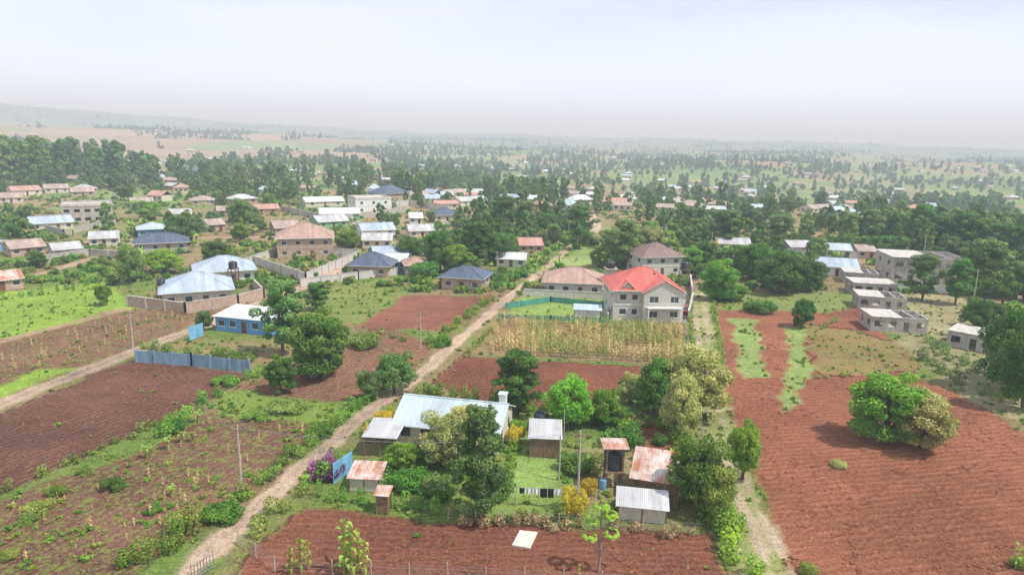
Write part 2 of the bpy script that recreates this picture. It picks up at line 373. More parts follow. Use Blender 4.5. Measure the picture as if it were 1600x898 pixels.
# ---------------------------------------------------------------- foliage
def leaves(C,R,tint,size,cover=1.,cnt=None,zmin=None,shell=.72,elong=1.25):
    C=np.asarray(C,float);R=np.asarray(R,float);tint=np.asarray(tint,float)
    area=4*pi*((R[:,0]*R[:,1])**1.6/3+2*(R[:,0]*R[:,2])**1.6/3)**(1/1.6)
    w=area/area.sum();n=cnt or int(area.sum()*cover/size**2)
    ci=rng.choice(len(C),n,p=w);d=rng.normal(size=(n,3));d/=np.linalg.norm(d,axis=1)[:,None]
    rr=shell+(1-shell)*rng.random(n)+.14*rng.normal(size=n)*(rng.random(n)<.35)
    p=C[ci]+d*R[ci]*rr[:,None]
    if zmin is not None:
        k=p[:,2]>zmin;p=p[k];d=d[k];ci=ci[k];n=len(p)
    nr=d+rng.normal(size=(n,3))*.55+np.array([0,0,.25]);nr/=np.linalg.norm(nr,axis=1)[:,None]
    a=np.cross(nr,rng.normal(size=(n,3)));a/=np.linalg.norm(a,axis=1)[:,None];bb=np.cross(nr,a)
    s=(size*(.6+.8*rng.random(n)))[:,None]*.5
    a=a*s*elong;bb=bb*s*.8
    V=np.stack([p-a,p-bb*1.0+a*.1,p+a,p+bb],1).reshape(-1,3)
    t=np.clip(tint[ci]+rng.normal(size=n)*.22,0,1)
    return V,np.repeat(t,4)
def foliage_mesh(name,V,t,lm,mb=None,bm=None):
    Vs=[V];Q=np.arange(len(V)).reshape(-1,4);mi=np.zeros(len(Q),int)
    if mb is not None and len(mb.V):
        q=np.array([f for f in mb.F if len(f)==4],int)+len(V)
        Q=np.vstack([Q,q]);mi=np.r_[mi,np.ones(len(q),int)];Vs.append(np.array(mb.V));t=np.r_[t,np.zeros(len(mb.V))]
    return np_mesh(name,np.vstack(Vs),Q,[lm]+([bm] if bm else []),mi,{'tint':('FLOAT',t)})
PROTO={}
def proto(kind,lod,seed):
    key=(kind,lod,seed)
    if key in PROTO: return PROTO[key]
    R_=random.Random(seed*77+len(kind)*5+3)
    mb=MB();C=[];Rr=[];T=[]
    u=R_.uniform
    if kind in('mango','dome'):
        dome=kind=='dome';cz,rz=(.50,.43) if dome else (.53,.39)
        lean=u(-.03,.03);mb.tube([(0,0,-.02),(lean,0,.16),(lean*2,.01,.34),(lean*2,0,.6)],[.035,.028,.022,.01],6,cap=False)
        nC=(84 if dome else 50) if lod==0 else 24
        for i in range(nC):
            th=u(0,2*pi);zz=u(-.9 if dome else -.85,1);q=math.sqrt(max(0,1-zz*zz));rad=u(.55,1.0)
            if dome: q=max(q,.75 if zz<-.3 else 0)
            lump=1+.16*sin(2*th+seed)+.12*sin(5*th+seed*2)
            c=(lean*2+.36*q*rad*cos(th)*lump,.36*q*rad*sin(th)*lump,cz+rz*zz*(rad if not dome else max(rad,.8))*(1+.1*sin(3*th+seed)))
            s=u(.075,.15)*(.85 if dome else 1);C.append(c);Rr.append((s,s,s*.8));T.append(u(.1,.85)+.1*zz)
            if i<9: mb.tube([(lean,0,.16+u(0,.1)),((c[0]+lean)*.5,c[1]*.5,.34),c],[.016,.010,.004],5,cap=False)
        wd=.88 if dome else .84
    elif kind=='euc':
        tw=[(0,0,-.02),(u(-.02,.02),u(-.02,.02),.25),(u(-.03,.03),u(-.03,.03),.55),(u(-.03,.03),0,.93)]
        mb.tube(tw,[.018,.014,.010,.003],6,cap=False)
        nC=52 if lod==0 else 20
        for i in range(nC):
            t=(i+u(0,1))/nC;zz=.20+.75*t
            pr=.205*(sin(pi*min(1,(t*.78+.15)))**.6)*u(.7,1.15);th=i*2.4+u(-.8,.8);rad=pr*u(.3,1.1)
            c=(rad*cos(th),rad*sin(th),zz);s=u(.04,.085);C.append(c);Rr.append((s,s,s*.85));T.append(u(.05,.95))
            if i%2==0: mb.tube([(0,0,zz-.08),c],[.007,.002],4,cap=False)
        wd=.48
    elif kind=='acacia':
        mb.tube([(0,0,-.02),(.02,0,.2),(.0,.02,.42)],[.045,.035,.025],6,cap=False)
        nC=70 if lod==0 else 28
        for i in range(nC):
            th=u(0,2*pi);rad=.58*math.sqrt(u(.02,1));lump=1+.2*sin(3*th+seed)
            zz=.48+.42*(1-(rad/.62)**2)*u(.3,1)-.16*u(0,1);c=(rad*cos(th)*lump,rad*sin(th)*lump,zz)
            s=u(.07,.14);C.append(c);Rr.append((s,s,s*.7));T.append(u(.1,.95))
            if i<12: mb.tube([(0,.02,.36),(c[0]*.5,c[1]*.5,.46),(c[0],c[1],c[2])],[.02,.012,.004],5,cap=False)
        wd=1.3
    elif kind=='bush':
        nC=18 if lod==0 else 9
        for i in range(nC):
            th=u(0,2*pi);rad=.42*math.sqrt(u(0,1));zz=u(.2,.75)*(1-rad);c=(rad*cos(th),rad*sin(th),zz)
            s=u(.14,.27);C.append(c);Rr.append((s,s,s*.9));T.append(u(.1,.9))
        mb.tube([(0,0,-.05),(0,0,.4)],[.02,.01],5,cap=False);wd=1.12
    cnt={0:15000,1:2600,2:560}[lod];size={0:.024,1:.050,2:.10}[lod]
    if kind=='euc': size*=.74
    if kind=='dome': cnt=int(cnt*1.5)
    if kind=='bush': cnt={0:5200,1:700,2:200}[lod];size={0:.05,1:.13,2:.22}[lod]
    V,t=leaves(C,Rr,T,size,cnt=cnt,zmin=.0)
    V=np.asarray(V);PROTO[key]=(V,t,mb,wd);return PROTO[key]
MESHC={}
def tmesh(kind,lod,seed,lm,bm='bark'):
    k=(kind,lod,seed,lm)
    if k not in MESHC:
        V,t,mb,wd=proto(kind,lod,seed);MESHC[k]=(foliage_mesh(f'{kind}_{lm}_{lod}_{seed}',V,t,M[lm],mb,M[bm]),wd)
    return MESHC[k]
def tree(name,kind,lm,bx,by,top,wpx,seed=None,bm='bark',lod=0):
    x,y=G(bx,by);z=float(hgt(x,y));h=zat(bx,top,y)-z;w=wpx/ppm(bx,by)
    me,wd=tmesh(kind,lod,seed if seed is not None else random.randint(0,2),lm,bm)
    return addobj(name,me,(x,y,z-.05),U(0,6.28),(w/wd,w/wd,h))
T_=[
('silky_oak_tree','euc','euc',752,812,628,92,0),('mango_tree','dome','mango',503,588,480,102,1),('eucalyptus_tree','euc','euc',443,556,434,74,1),
('young_tree','mango','euc',616,615,543,70,2),('young_tree','mango','euc',575,625,574,44,0),('shade_tree','dome','mango',438,612,553,54,1),
('silky_oak_tree','euc','mango',808,648,548,84,2),('avocado_tree','dome','bright',893,668,583,78,0),('avocado_tree','mango','bright',942,665,600,54,2),
('acacia_tree','dome','pale',1082,652,537,104,1),('acacia_tree','dome','pale',1060,682,578,74,0),('avocado_tree','dome','mango',1020,648,553,70,0),('shade_tree','dome','pale',982,632,580,44,1),
('croton_tree','mango','mango',1088,800,676,92,0),('young_tree','mango','weed',1118,815,722,64,1),('young_tree','mango','bright',1160,748,652,62,2),
('acacia_tree','dome','pale',1438,697,602,106,0),('mango_tree','dome','bright',1390,690,580,128,1),
('shade_tree','dome','mango',1252,512,464,42,1),('shade_tree','bush','mango',1186,488,458,46,0),
('mango_tree','dome','mango',1212,458,388,82,0),('mango_tree','dome','mango',1262,454,398,66,1),('mango_tree','dome','hedge',1125,470,402,62,1),('mango_tree','dome','mango',1180,440,376,60,0),
('shade_tree','dome','hedge',1080,425,383,46,1),('eucalyptus_tree','euc','euc',976,420,340,56,0),('mango_tree','dome','bright',256,427,387,62,0),
('eucalyptus_tree','mango','euc',203,444,376,44,2),('mango_tree','dome','mango',341,418,372,50,1),('shade_tree','mango','mango',160,478,442,26,0),
('shade_tree','dome','hedge',545,388,354,46,0),('shade_tree','mango','pale',700,728,640,96,0),('shade_tree','dome','pale',722,705,632,84,1),('shade_tree','bush','pale',660,712,664,60,1),
('eucalyptus_tree','euc','euc',1536,462,372,78,1),('eucalyptus_tree','euc','euc',1440,470,396,54,2),('eucalyptus_tree','euc','mango',1492,476,402,44,0),
('shade_tree','dome','mango',1572,612,470,100,1),('shade_tree','mango','mango',1535,530,462,60,0),('eucalyptus_tree','euc','mango',1607,600,480,84,2),('shade_tree','dome','mango',1598,640,500,80,0),
('shade_tree','dome','mango',688,425,356,56,0),('shade_tree','dome','hedge',715,430,380,60,1),('shade_tree','mango','mango',778,412,360,58,2),('eucalyptus_tree','euc','mango',745,415,345,60,1),
('shade_tree','mango','mango',640,408,365,50,2),('shade_tree','bush','mango',665,432,398,50,2),('shade_tree','dome','hedge',1140,468,440,50,0),
('eucalyptus_tree','euc','euc',820,372,312,44,0),('eucalyptus_tree','euc','mango',790,360,305,50,2),('shade_tree','mango','mango',860,372,328,50,2),
('shade_tree','dome','mango',955,660,630,70,1),('shade_tree','dome','hedge',628,735,690,60,1),('palm_tree','mango','euc',318,516,482,30,0),
('acacia_tree','acacia','pale',1010,392,345,74,1),('acacia_tree','acacia','weed',960,388,350,60,0),('eucalyptus_tree','euc','euc',905,378,318,50,1),
('eucalyptus_tree','euc','mango',495,485,440,46,1),
('shade_tree','dome','hedge',378,348,308,50,0),('shade_tree','mango','hedge',225,345,310,46,0),('eucalyptus_tree','mango','euc',285,375,330,60,2),
('shade_tree','mango','mango',62,418,390,30,0),('shade_tree','mango','hedge',420,330,300,26,0),('eucalyptus_tree','euc','euc',1130,388,326,60,1),('eucalyptus_tree','euc','euc',1216,388,334,54,2),('eucalyptus_tree','euc','euc',1355,388,325,40,0),('eucalyptus_tree','euc','euc',1325,388,330,36,1),('eucalyptus_tree','euc','mango',1435,392,318,46,2),('eucalyptus_tree','euc','mango',1500,402,330,54,0),('eucalyptus_tree','euc','mango',1560,410,345,54,1),('eucalyptus_tree','euc','mango',1465,398,336,44,0),('eucalyptus_tree','euc','mango',1528,404,340,48,2),('eucalyptus_tree','euc','mango',1592,412,350,48,1),('eucalyptus_tree','euc','euc',1395,386,344,34,0),
('shade_tree','dome','mango',1520,510,470,46,0),('shade_tree','mango','hedge',1600,470,410,60,1)]
for t in T_: tree(*t)

def hedge(name,pts,w,h,lm,size=.20,dens=1.6,rag=.35,cov=1.0):
    pl=np.array([G(*q) for q in pts]);C=[];R=[];T=[]
    for i in range(len(pl)-1):
        a,b_=pl[i],pl[i+1];L=np.hypot(*(b_-a));n=max(1,int(L*dens))
        for k in range(n):
            if random.random()<rag*.35: continue
            p=a+(b_-a)*(k+U(0,1))/n;o=np.array((U(-1,1),U(-1,1)))*w*.34;hh=h*U(1-rag*1.4,1+rag*.7);s=U(.3,.6)*max(w,.8)*.75
            C.append((p[0]+o[0],p[1]+o[1],hh*.5));R.append((s,s,hh*.55));T.append(U(.05,.95))
    V,t=leaves(C,R,T,size,cover=cov,zmin=0);addobj(name,foliage_mesh(name,V,t,M[lm]))
HD=[('hedge_row',[(0,775),(120,716),(200,684),(250,664)],1.5,1.2,'weed',1.1),('hedge_row',[(240,690),(300,645),(350,612),(410,580)],2.,1.5,'hedge',1.),
('hedge_row',[(190,898),(240,860),(300,822)],3.4,1.8,'hedge',1.2),('hedge_row',[(270,850),(330,808),(390,775)],2.4,1.5,'weed',1.2),('hedge_row',[(350,800),(420,745),(470,705),(520,668)],2.4,1.5,'hedge',1.1),
('hedge_row',[(520,668),(560,638),(590,618)],1.6,1.6,'hedge',1.4),
('hedge_row',[(390,840),(440,795),(470,765)],1.8,1.5,'weed',1.3),('hedge_row',[(565,690),(600,660),(640,632)],1.4,1.5,'yellow',1.2),
('clipped_hedge',[(650,612),(720,622),(800,638),(900,650),(1000,665),(1060,668)],1.6,1.8,'hedge',1.8),
('clipped_hedge',[(500,778),(560,788),(640,798),(700,800)],1.4,1.6,'hedge',1.4),('hedge_row',[(700,802),(800,812),(900,812)],1.4,1.2,'weed',1.3),
('dry_thorn_hedge',[(700,816),(820,820),(960,832),(1090,840)],1.5,1.1,'drygrass',1.5),('hedge_row',[(1120,800),(1140,850),(1170,905)],3.0,2.2,'bright',1.5),
('hedge_row',[(1060,680),(1075,730),(1095,790),(1115,830)],2.2,2.2,'hedge',1.3),('hedge_row',[(1085,790),(1050,700),(1120,850)],1.2,1.5,'weed',.6),
('hedge_row',[(665,545),(715,508),(765,470)],2.,1.6,'hedge',1.),('hedge_row',[(768,455),(820,425),(850,400)],2.,2.,'hedge',1.1),
('hedge_row',[(725,560),(760,525),(790,495)],1.,1.,'weed',.9),('hedge_row',[(212,545),(300,552),(395,566)],2.4,2.,'hedge',.9),
('hedge_row',[(1078,470),(1082,540),(1090,600)],1.,1.,'weed',.9),('hedge_row',[(1110,460),(1125,540),(1135,600)],1.2,1.,'hedge',.7),
('bougainvillea_hedge',[(480,762),(505,748),(530,728)],1.8,2.2,'purple',1.2),('hedge_row',[(478,770),(530,742)],1.8,1.9,'hedge',1.),
('hedge_row',[(606,720),(650,712),(690,730)],2.6,2.2,'hedge',1.2),('hedge_row',[(600,755),(660,770),(720,775)],3.,1.9,'mango',1.2),
('hedge_row',[(790,775),(800,720),(808,690)],1.2,1.2,'bright',1.),('hedge_row',[(880,735),(925,740),(930,720)],1.8,2.4,'weed',1.2),('hedge_row',[(940,700),(985,690)],2.6,2.8,'mango',1.),
('hedge_row',[(575,515),(640,535)],1.6,1.3,'weed',.8),('hedge_row',[(1440,560),(1500,600),(1560,625)],2.8,2.0,'euc',.8),('hedge_row',[(1250,590),(1340,588)],1.4,.8,'weed',.8),('hedge_row',[(1440,535),(1480,560),(1540,590)],2.6,1.8,'mango',.6),
('hedge_row',[(1320,520),(1280,515),(1310,500)],1.4,1.,'weed',.8),('hedge_row',[(0,470),(90,455),(170,438)],1.6,1.6,'hedge',.6),('hedge_row',[(150,410),(250,430),(330,420)],2,1.6,'hedge',.5),('hedge_row',[(560,470),(640,452),(690,455)],1.4,1.2,'hedge',.7)]
for n_,p_,w_,h_,l_,d_ in HD: hedge(n_,p_,w_,h_,l_,dens=d_*.8 if w_>1.3 else d_*1.2)
def shrub(name,lm,bx,by,hpx,wpx):
    x,y=G(bx,by);h=hpx/ppm(bx,by);w=wpx/ppm(bx,by);me,wd=tmesh('bush',0,random.randint(0,2),lm)
    addobj(name,me,(x,y,-.05),U(0,6),(w/wd,w/wd,h*1.05))
for a in [('yellow_flowering_bush','yellow',898,800,62,46),('yellow_flowering_bush','yellow',806,690,40,32),('yellow_flowering_bush','yellow',920,770,36,26),('bougainvillea_bush','purple',510,745,42,50),
 ('green_shrub','bright',805,675,30,32),('green_shrub','hedge',398,655,20,38),('green_shrub','mango',270,672,26,40),('green_shrub','mango',175,765,30,34),('green_shrub','hedge',490,585,16,34),
 ('green_shrub','weed',62,798,24,44),('green_shrub','hedge',90,772,20,34),('green_shrub','weed',40,815,18,36),('green_shrub','hedge',350,810,36,60),('green_shrub','mango',500,680,30,44),('green_shrub','mango',680,728,26,36),('green_shrub','mango',1030,694,24,26),
 ('green_shrub','weed',570,540,30,56),('green_shrub','hedge',690,540,26,30),('green_shrub','pale',1310,728,14,26),('green_shrub','mango',980,695,46,60),('green_shrub','hedge',622,720,40,50),
 ('green_shrub','weed',1590,885,26,24),('green_shrub','weed',1262,895,26,30),('green_shrub','mango',640,762,44,60),('green_shrub','mango',770,770,50,70),('green_shrub','euc',690,775,50,60),('green_shrub','mango',1130,470,30,40),('green_shrub','mango',900,735,40,60),
 ('green_shrub','weed',15,870,20,30),('green_shrub','weed',130,742,16,24),('green_shrub','hedge',240,800,16,24),('green_shrub','weed',450,640,22,60),('green_shrub','hedge',350,600,18,40),('green_shrub','yellow',598,660,26,30)]: shrub(*a)

def strip(mb,base,dirv,L,w,arch,n=5,m=0):
    b=Vector(base);d=Vector(dirv).normalized();sd=d.cross(Vector((0,0,1)));sd=sd.normalized() if sd.length>.01 else Vector((1,0,0));pr=None
    for i in range(n+1):
        t=i/n;c=b+d*L*t*(1-.25*t)+Vector((0,0,-arch*t*t));ww=w*(sin(pi*(.12+.86*t))**.7)*.5
        cur=(c-sd*ww,c+sd*ww)
        if pr: mb.poly([pr[0],pr[1],cur[1],cur[0]],m)
        pr=cur
def pmesh(name,mb,mats,tint=None):
    me=mb.mesh(name,mats);a=me.attributes.new('tint','FLOAT','POINT');a.data.foreach_set('value',np.clip(rng.random(len(mb.V)),0,1).astype(np.float32));return me
def corn(name,mt,w,up_=1.3,ln=.4,nl=11):
    mb=MB();mb.tube([(0,0,0),(.02,.01,.5),(0,.02,1.0)],[.026,.02,.008],5,cap=False)
    for i in range(nl):
        a=i*2.5+U(-.3,.3);strip(mb,(0,0,.10+.88*i/nl),(cos(a),sin(a),up_),U(.8,1.2)*ln,w,U(.2,.45),4)
    for i in range(5): a=i*1.3;strip(mb,(0,0,.95),(cos(a),sin(a),2.5),.22,.03,.05,2)
    return pmesh(name,mb,[M[mt]])
maize=corn('maize_plant_dry','dry',.085);maizeg=corn('maize_plant_drying','drygreen',.09);maizeN=corn('maize_plant_green','banana',.10,1.6,.5,12)
mb=MB();mb.tube([(0,0,0),(.02,0,.25),(0,0,.5)],[.06,.05,.035],7,cap=False)
for i in range(9):
    a=i*2.4+U(-.3,.3);strip(mb,(0,0,.45),(cos(a),sin(a),1.1+U(-.4,.7)),U(.5,.7),.17,U(.15,.45),6)
banana=pmesh('banana_plant_mesh',mb,[M['banana']])
mb=MB()
for i in range(16):
    a=U(0,6.28);strip(mb,(U(-.15,.15),U(-.15,.15),0),(cos(a),sin(a),U(.8,2.5)),U(.5,1.),.07,U(.1,.4),3)
tuft=pmesh('grass_tuft_mesh',mb,[M['weed']]);tuftd=pmesh('dry_tuft_mesh',mb,[M['drygrass']])
def scatter(name,me,pts,sizes,childname):
    pts=np.asarray(pts,float);n=len(pts)
    if not n: return
    th=rng.random(n)*2*pi;s=np.asarray(sizes)/2*math.sqrt(2)
    V=np.stack([np.c_[pts[:,0]+s*np.cos(th+k*pi/2),pts[:,1]+s*np.sin(th+k*pi/2),pts[:,2]] for k in range(4)],1).reshape(-1,3)
    par=addobj(name,np_mesh(name,V,np.arange(4*n).reshape(-1,4),[]))
    par.instance_type='FACES';par.use_instance_faces_scale=True;par.instance_faces_scale=1;par.show_instancer_for_render=False;par.show_instancer_for_viewport=False
    addobj(childname,me,parent=par)
def rows(pl,sp,st,jit,keep=1.,flip=None):
    poly=np.array([G(*q) for q in pl]);a=np.array(G(*flip[0]));b_=np.array(G(*flip[1]));d=(b_-a)/np.hypot(*(b_-a));pr=np.array((-d[1],d[0]))
    pts=[(a+d*i*st+pr*j*sp) for i in range(-250,250) for j in range(-90,90)]
    P=np.array(pts)+rng.normal(size=(len(pts),2))*jit;P=P[sdist(P,poly)>0];return P[rng.random(len(P))<keep]
P=rows([(737,551),(792,499),(1068,513),(1068,568),(990,564)],1.7,.5,.10,.85,((740,550),(1070,568)));k=fbm(P[:,0]/5,P[:,1]/5,2)>.30;P=P[k]
c_=fbm(P[:,0]/7+4,P[:,1]/7,2)+rng.normal(size=len(P))*.1
for nm,me,kk in(('maize_field_crop',maize,c_<.50),('maize_field_crop',maizeg,c_>=.50)):
    scatter(nm,me,np.c_[P[kk],np.zeros(kk.sum())],rng.uniform(1.3,2.3,kk.sum()),'maize_plant')
P=rows([(0,600),(0,548),(195,490),(335,490),(120,570)],1.4,.9,.25,.17,((0,560),(200,500)))
scatter('maize_stubble',maize,np.c_[P,np.zeros(len(P))],rng.uniform(.4,1.3,len(P)),'maize_stalk')
P=rows([(0,880),(0,790),(220,705),(330,645),(490,660),(400,760),(215,890)],1.,.9,.3,.10,((0,850),(330,680)))
scatter('dry_stalks',maize,np.c_[P,np.zeros(len(P))],rng.uniform(.4,1.2,len(P)),'dry_stalk')
P=rows([(700,590),(1000,590),(1000,598),(740,615)],1.6,1.2,.3,.2,((700,580),(1000,592)));scatter('dry_stalks',maize,np.c_[P,np.zeros(len(P))],rng.uniform(.2,.5,len(P)),'dry_stalk')
# soil clods turned up by the plough in the nearest plots
mb=MB()
for q in range(3):
    cx,cy=U(-.5,.5),U(-.5,.5);rd=U(.25,.4);mb.lathe([(0,0)]+[(rd*U(.85,1.1),0.0),(rd*U(.8,1.05),rd*.35),(rd*U(.4,.6),rd*.7),(0,rd*.75)],7,c=(cx,cy))
clod=mb.mesh('soil_clod_mesh',[M['clod']])
n=26000;y=rng.uniform(36,120,n);x=rng.uniform(-.8,.8,n)*y;P=np.c_[x,y];_,w_,am_,_,_=eval_ground(P);k=(am_>.85)&(w_<.13)&(rng.random(n)<.8)&(fbm(x/6,y/6,3)>.42);P=P[k]
scatter('soil_clods',clod,np.c_[P,np.full(len(P),-.02)],rng.uniform(.12,.42,len(P)),'soil_clod')
for bx,by,hp in [(230,715,30),(262,702,30),(285,690,26),(310,660,28),(1255,600,20),(300,690,24),(1050,715,20),(700,700,30),(268,775,26)]:
    x,y=G(bx,by);h=hp/ppm(bx,by);addobj('banana_plant',banana,(x,y,0),U(0,6),(h*1.05,h*1.05,h*1.05))
for bx,by,hp in [(455,897,50),(470,893,60),(482,888,50),(538,897,95),(550,899,84),(560,890,72),(570,897,60),(545,885,70),(1586,888,44),(1596,882,36),(905,898,20)]:
    x,y=G(bx,by);h=hp/ppm(bx,by);addobj('maize_plant',maizeN,(x,y,0),U(0,6),(h*.8,h*.8,h*.95))
x,y=G(935,893);hp=zat(935,782,y)
mb=MB();tops=[(0,0,hp*.93),(.7,.1,hp*.8),(-.6,.2,hp*.72),(-.9,-.1,hp*.52),(.9,0,hp*.55)]
mb.tube([(0,0,0),(.05,0,hp*.35),(0,0,hp*.93)],[.13,.11,.06],8,0,False)
for t in tops[1:]: mb.tube([(0,0,t[2]*.55),(t[0]*.8,t[1],t[2]*.7),t],[.08,.06,.05],6,0,False)
mb2=MB()
for t in tops:
    for i in range(13):
        a=i*2.4;dd=Vector((cos(a),sin(a),U(-.1,1.)));e=Vector(t)+dd.normalized()*.42
        for q in range(4): strip(mb2,e,(cos(a+(q-1.5)*.6),sin(a+(q-1.5)*.6),.15),.42,.20,.2,3)
o=empty('papaya_tree',(x,y,0));mb.obj('trunk',[M['barkpale']],parent=o);q_=pmesh('crown',mb2,[M['bright']]);addobj('crown',q_,parent=o)

# ---------------------------------------------------------------- building kit
KEEP=[]
def fill(L0,L1,H,ops,fn,z0=0.):
    xs_=sorted({L0,L1,*[o[0] for o in ops],*[o[1] for o in ops]})
    for a,b_ in zip(xs_[:-1],xs_[1:]):
        c=(a+b_)/2;z=z0
        for o in sorted([o for o in ops if o[0]<c<o[1]],key=lambda o:o[2]):
            if o[2]>z+.01: fn(a,b_,z,o[2])
            z=o[3]
        if H>z+.01: fn(a,b_,z,H)
def roof_hip(mb,L,W,z,rh,ov,x=0,y=0,m=0,th=.14):
    a,b_=L/2+ov,W/2+ov;along=L>=W;rd=(a-b_) if along else (b_-a);rd=max(rd,.01)
    e=[(x-a,y-b_),(x+a,y-b_),(x+a,y+b_),(x-a,y+b_)]
    R=[(x-rd,y,z+rh),(x+rd,y,z+rh)] if along else [(x,y-rd,z+rh),(x,y+rd,z+rh)]
    E=[(p[0],p[1],z) for p in e];D=[(p[0],p[1],z-th) for p in e]
    if along: fs=[[E[0],E[1],R[1],R[0]],[E[1],E[2],R[1]],[E[2],E[3],R[0],R[1]],[E[3],E[0],R[0]]]
    else: fs=[[E[0],E[1],R[0]],[E[1],E[2],R[1],R[0]],[E[2],E[3],R[1]],[E[3],E[0],R[0],R[1]]]
    for f in fs: mb.poly(f,m)
    for i in range(4): mb.poly([D[i],D[(i+1)%4],E[(i+1)%4],E[i]],m+1)
    mb.poly(D[::-1],m+1)
    if rd>.3: mb.tube([(R[0][0],R[0][1],R[0][2]+.02),(R[1][0],R[1][1],R[1][2]+.02)],[.1,.1],6,m)
    for i,c in enumerate([0,1,1,0] if along else [0,0,1,1]): mb.tube([(E[i][0],E[i][1],z+.02),(R[c][0],R[c][1],R[c][2]+.02)],[.08,.08],6,m)
def roof_gable(mb,L,W,z,rh,ov,x=0,y=0,m=0,axis='x',th=.1):
    a,b_=L/2+ov*.6,W/2+ov;k=rh/(W/2);ze=z-ov*k
    def T(p): return (x+p[0],y+p[1],p[2]) if axis=='x' else (x-p[1],y+p[0],p[2])
    for s in(-1,1):
        q=[(-a,s*b_,ze),(a,s*b_,ze),(a,0,z+rh),(-a,0,z+rh)];up_=[(p[0],p[1],p[2]+th) for p in q]
        q=[T(p) for p in q];up_=[T(p) for p in up_]
        mb.poly(up_ if s<0 else up_[::-1],m);mb.poly(q[::-1] if s<0 else q,m+1)
        for i in range(4):
            if i!=2: mb.poly([q[i],q[(i+1)%4],up_[(i+1)%4],up_[i]],m+1)
def window(mf,mg,x0,x1,z0,z1,y,ax,dr):
    def bx(mb,a,b_,c,d,e,f): 
        lo,hi=sorted((y+dr*e,y+dr*f))
        if ax=='x': mb.box(a,b_,lo,hi,c,d)
        else: mb.box(lo,hi,a,b_,c,d)
    t=.07
    bx(mf,x0,x0+t,z0,z1,.04,.12);bx(mf,x1-t,x1,z0,z1,.04,.12);bx(mf,x0+t,x1-t,z0,z0+t,.04,.12);bx(mf,x0+t,x1-t,z1-t,z1,.04,.12)
    n=max(1,int((x1-x0)/.8))
    for i in range(1,n):
        c=x0+(x1-x0)*i/n;bx(mf,c-.03,c+.03,z0+t,z1-t,.045,.115)
    bx(mg,x0+t,x1-t,z0+t,z1-t,.07,.09)
    bx(mf,x0-.08,x1+.08,z0-.09,z0-.003,-.06,.05)
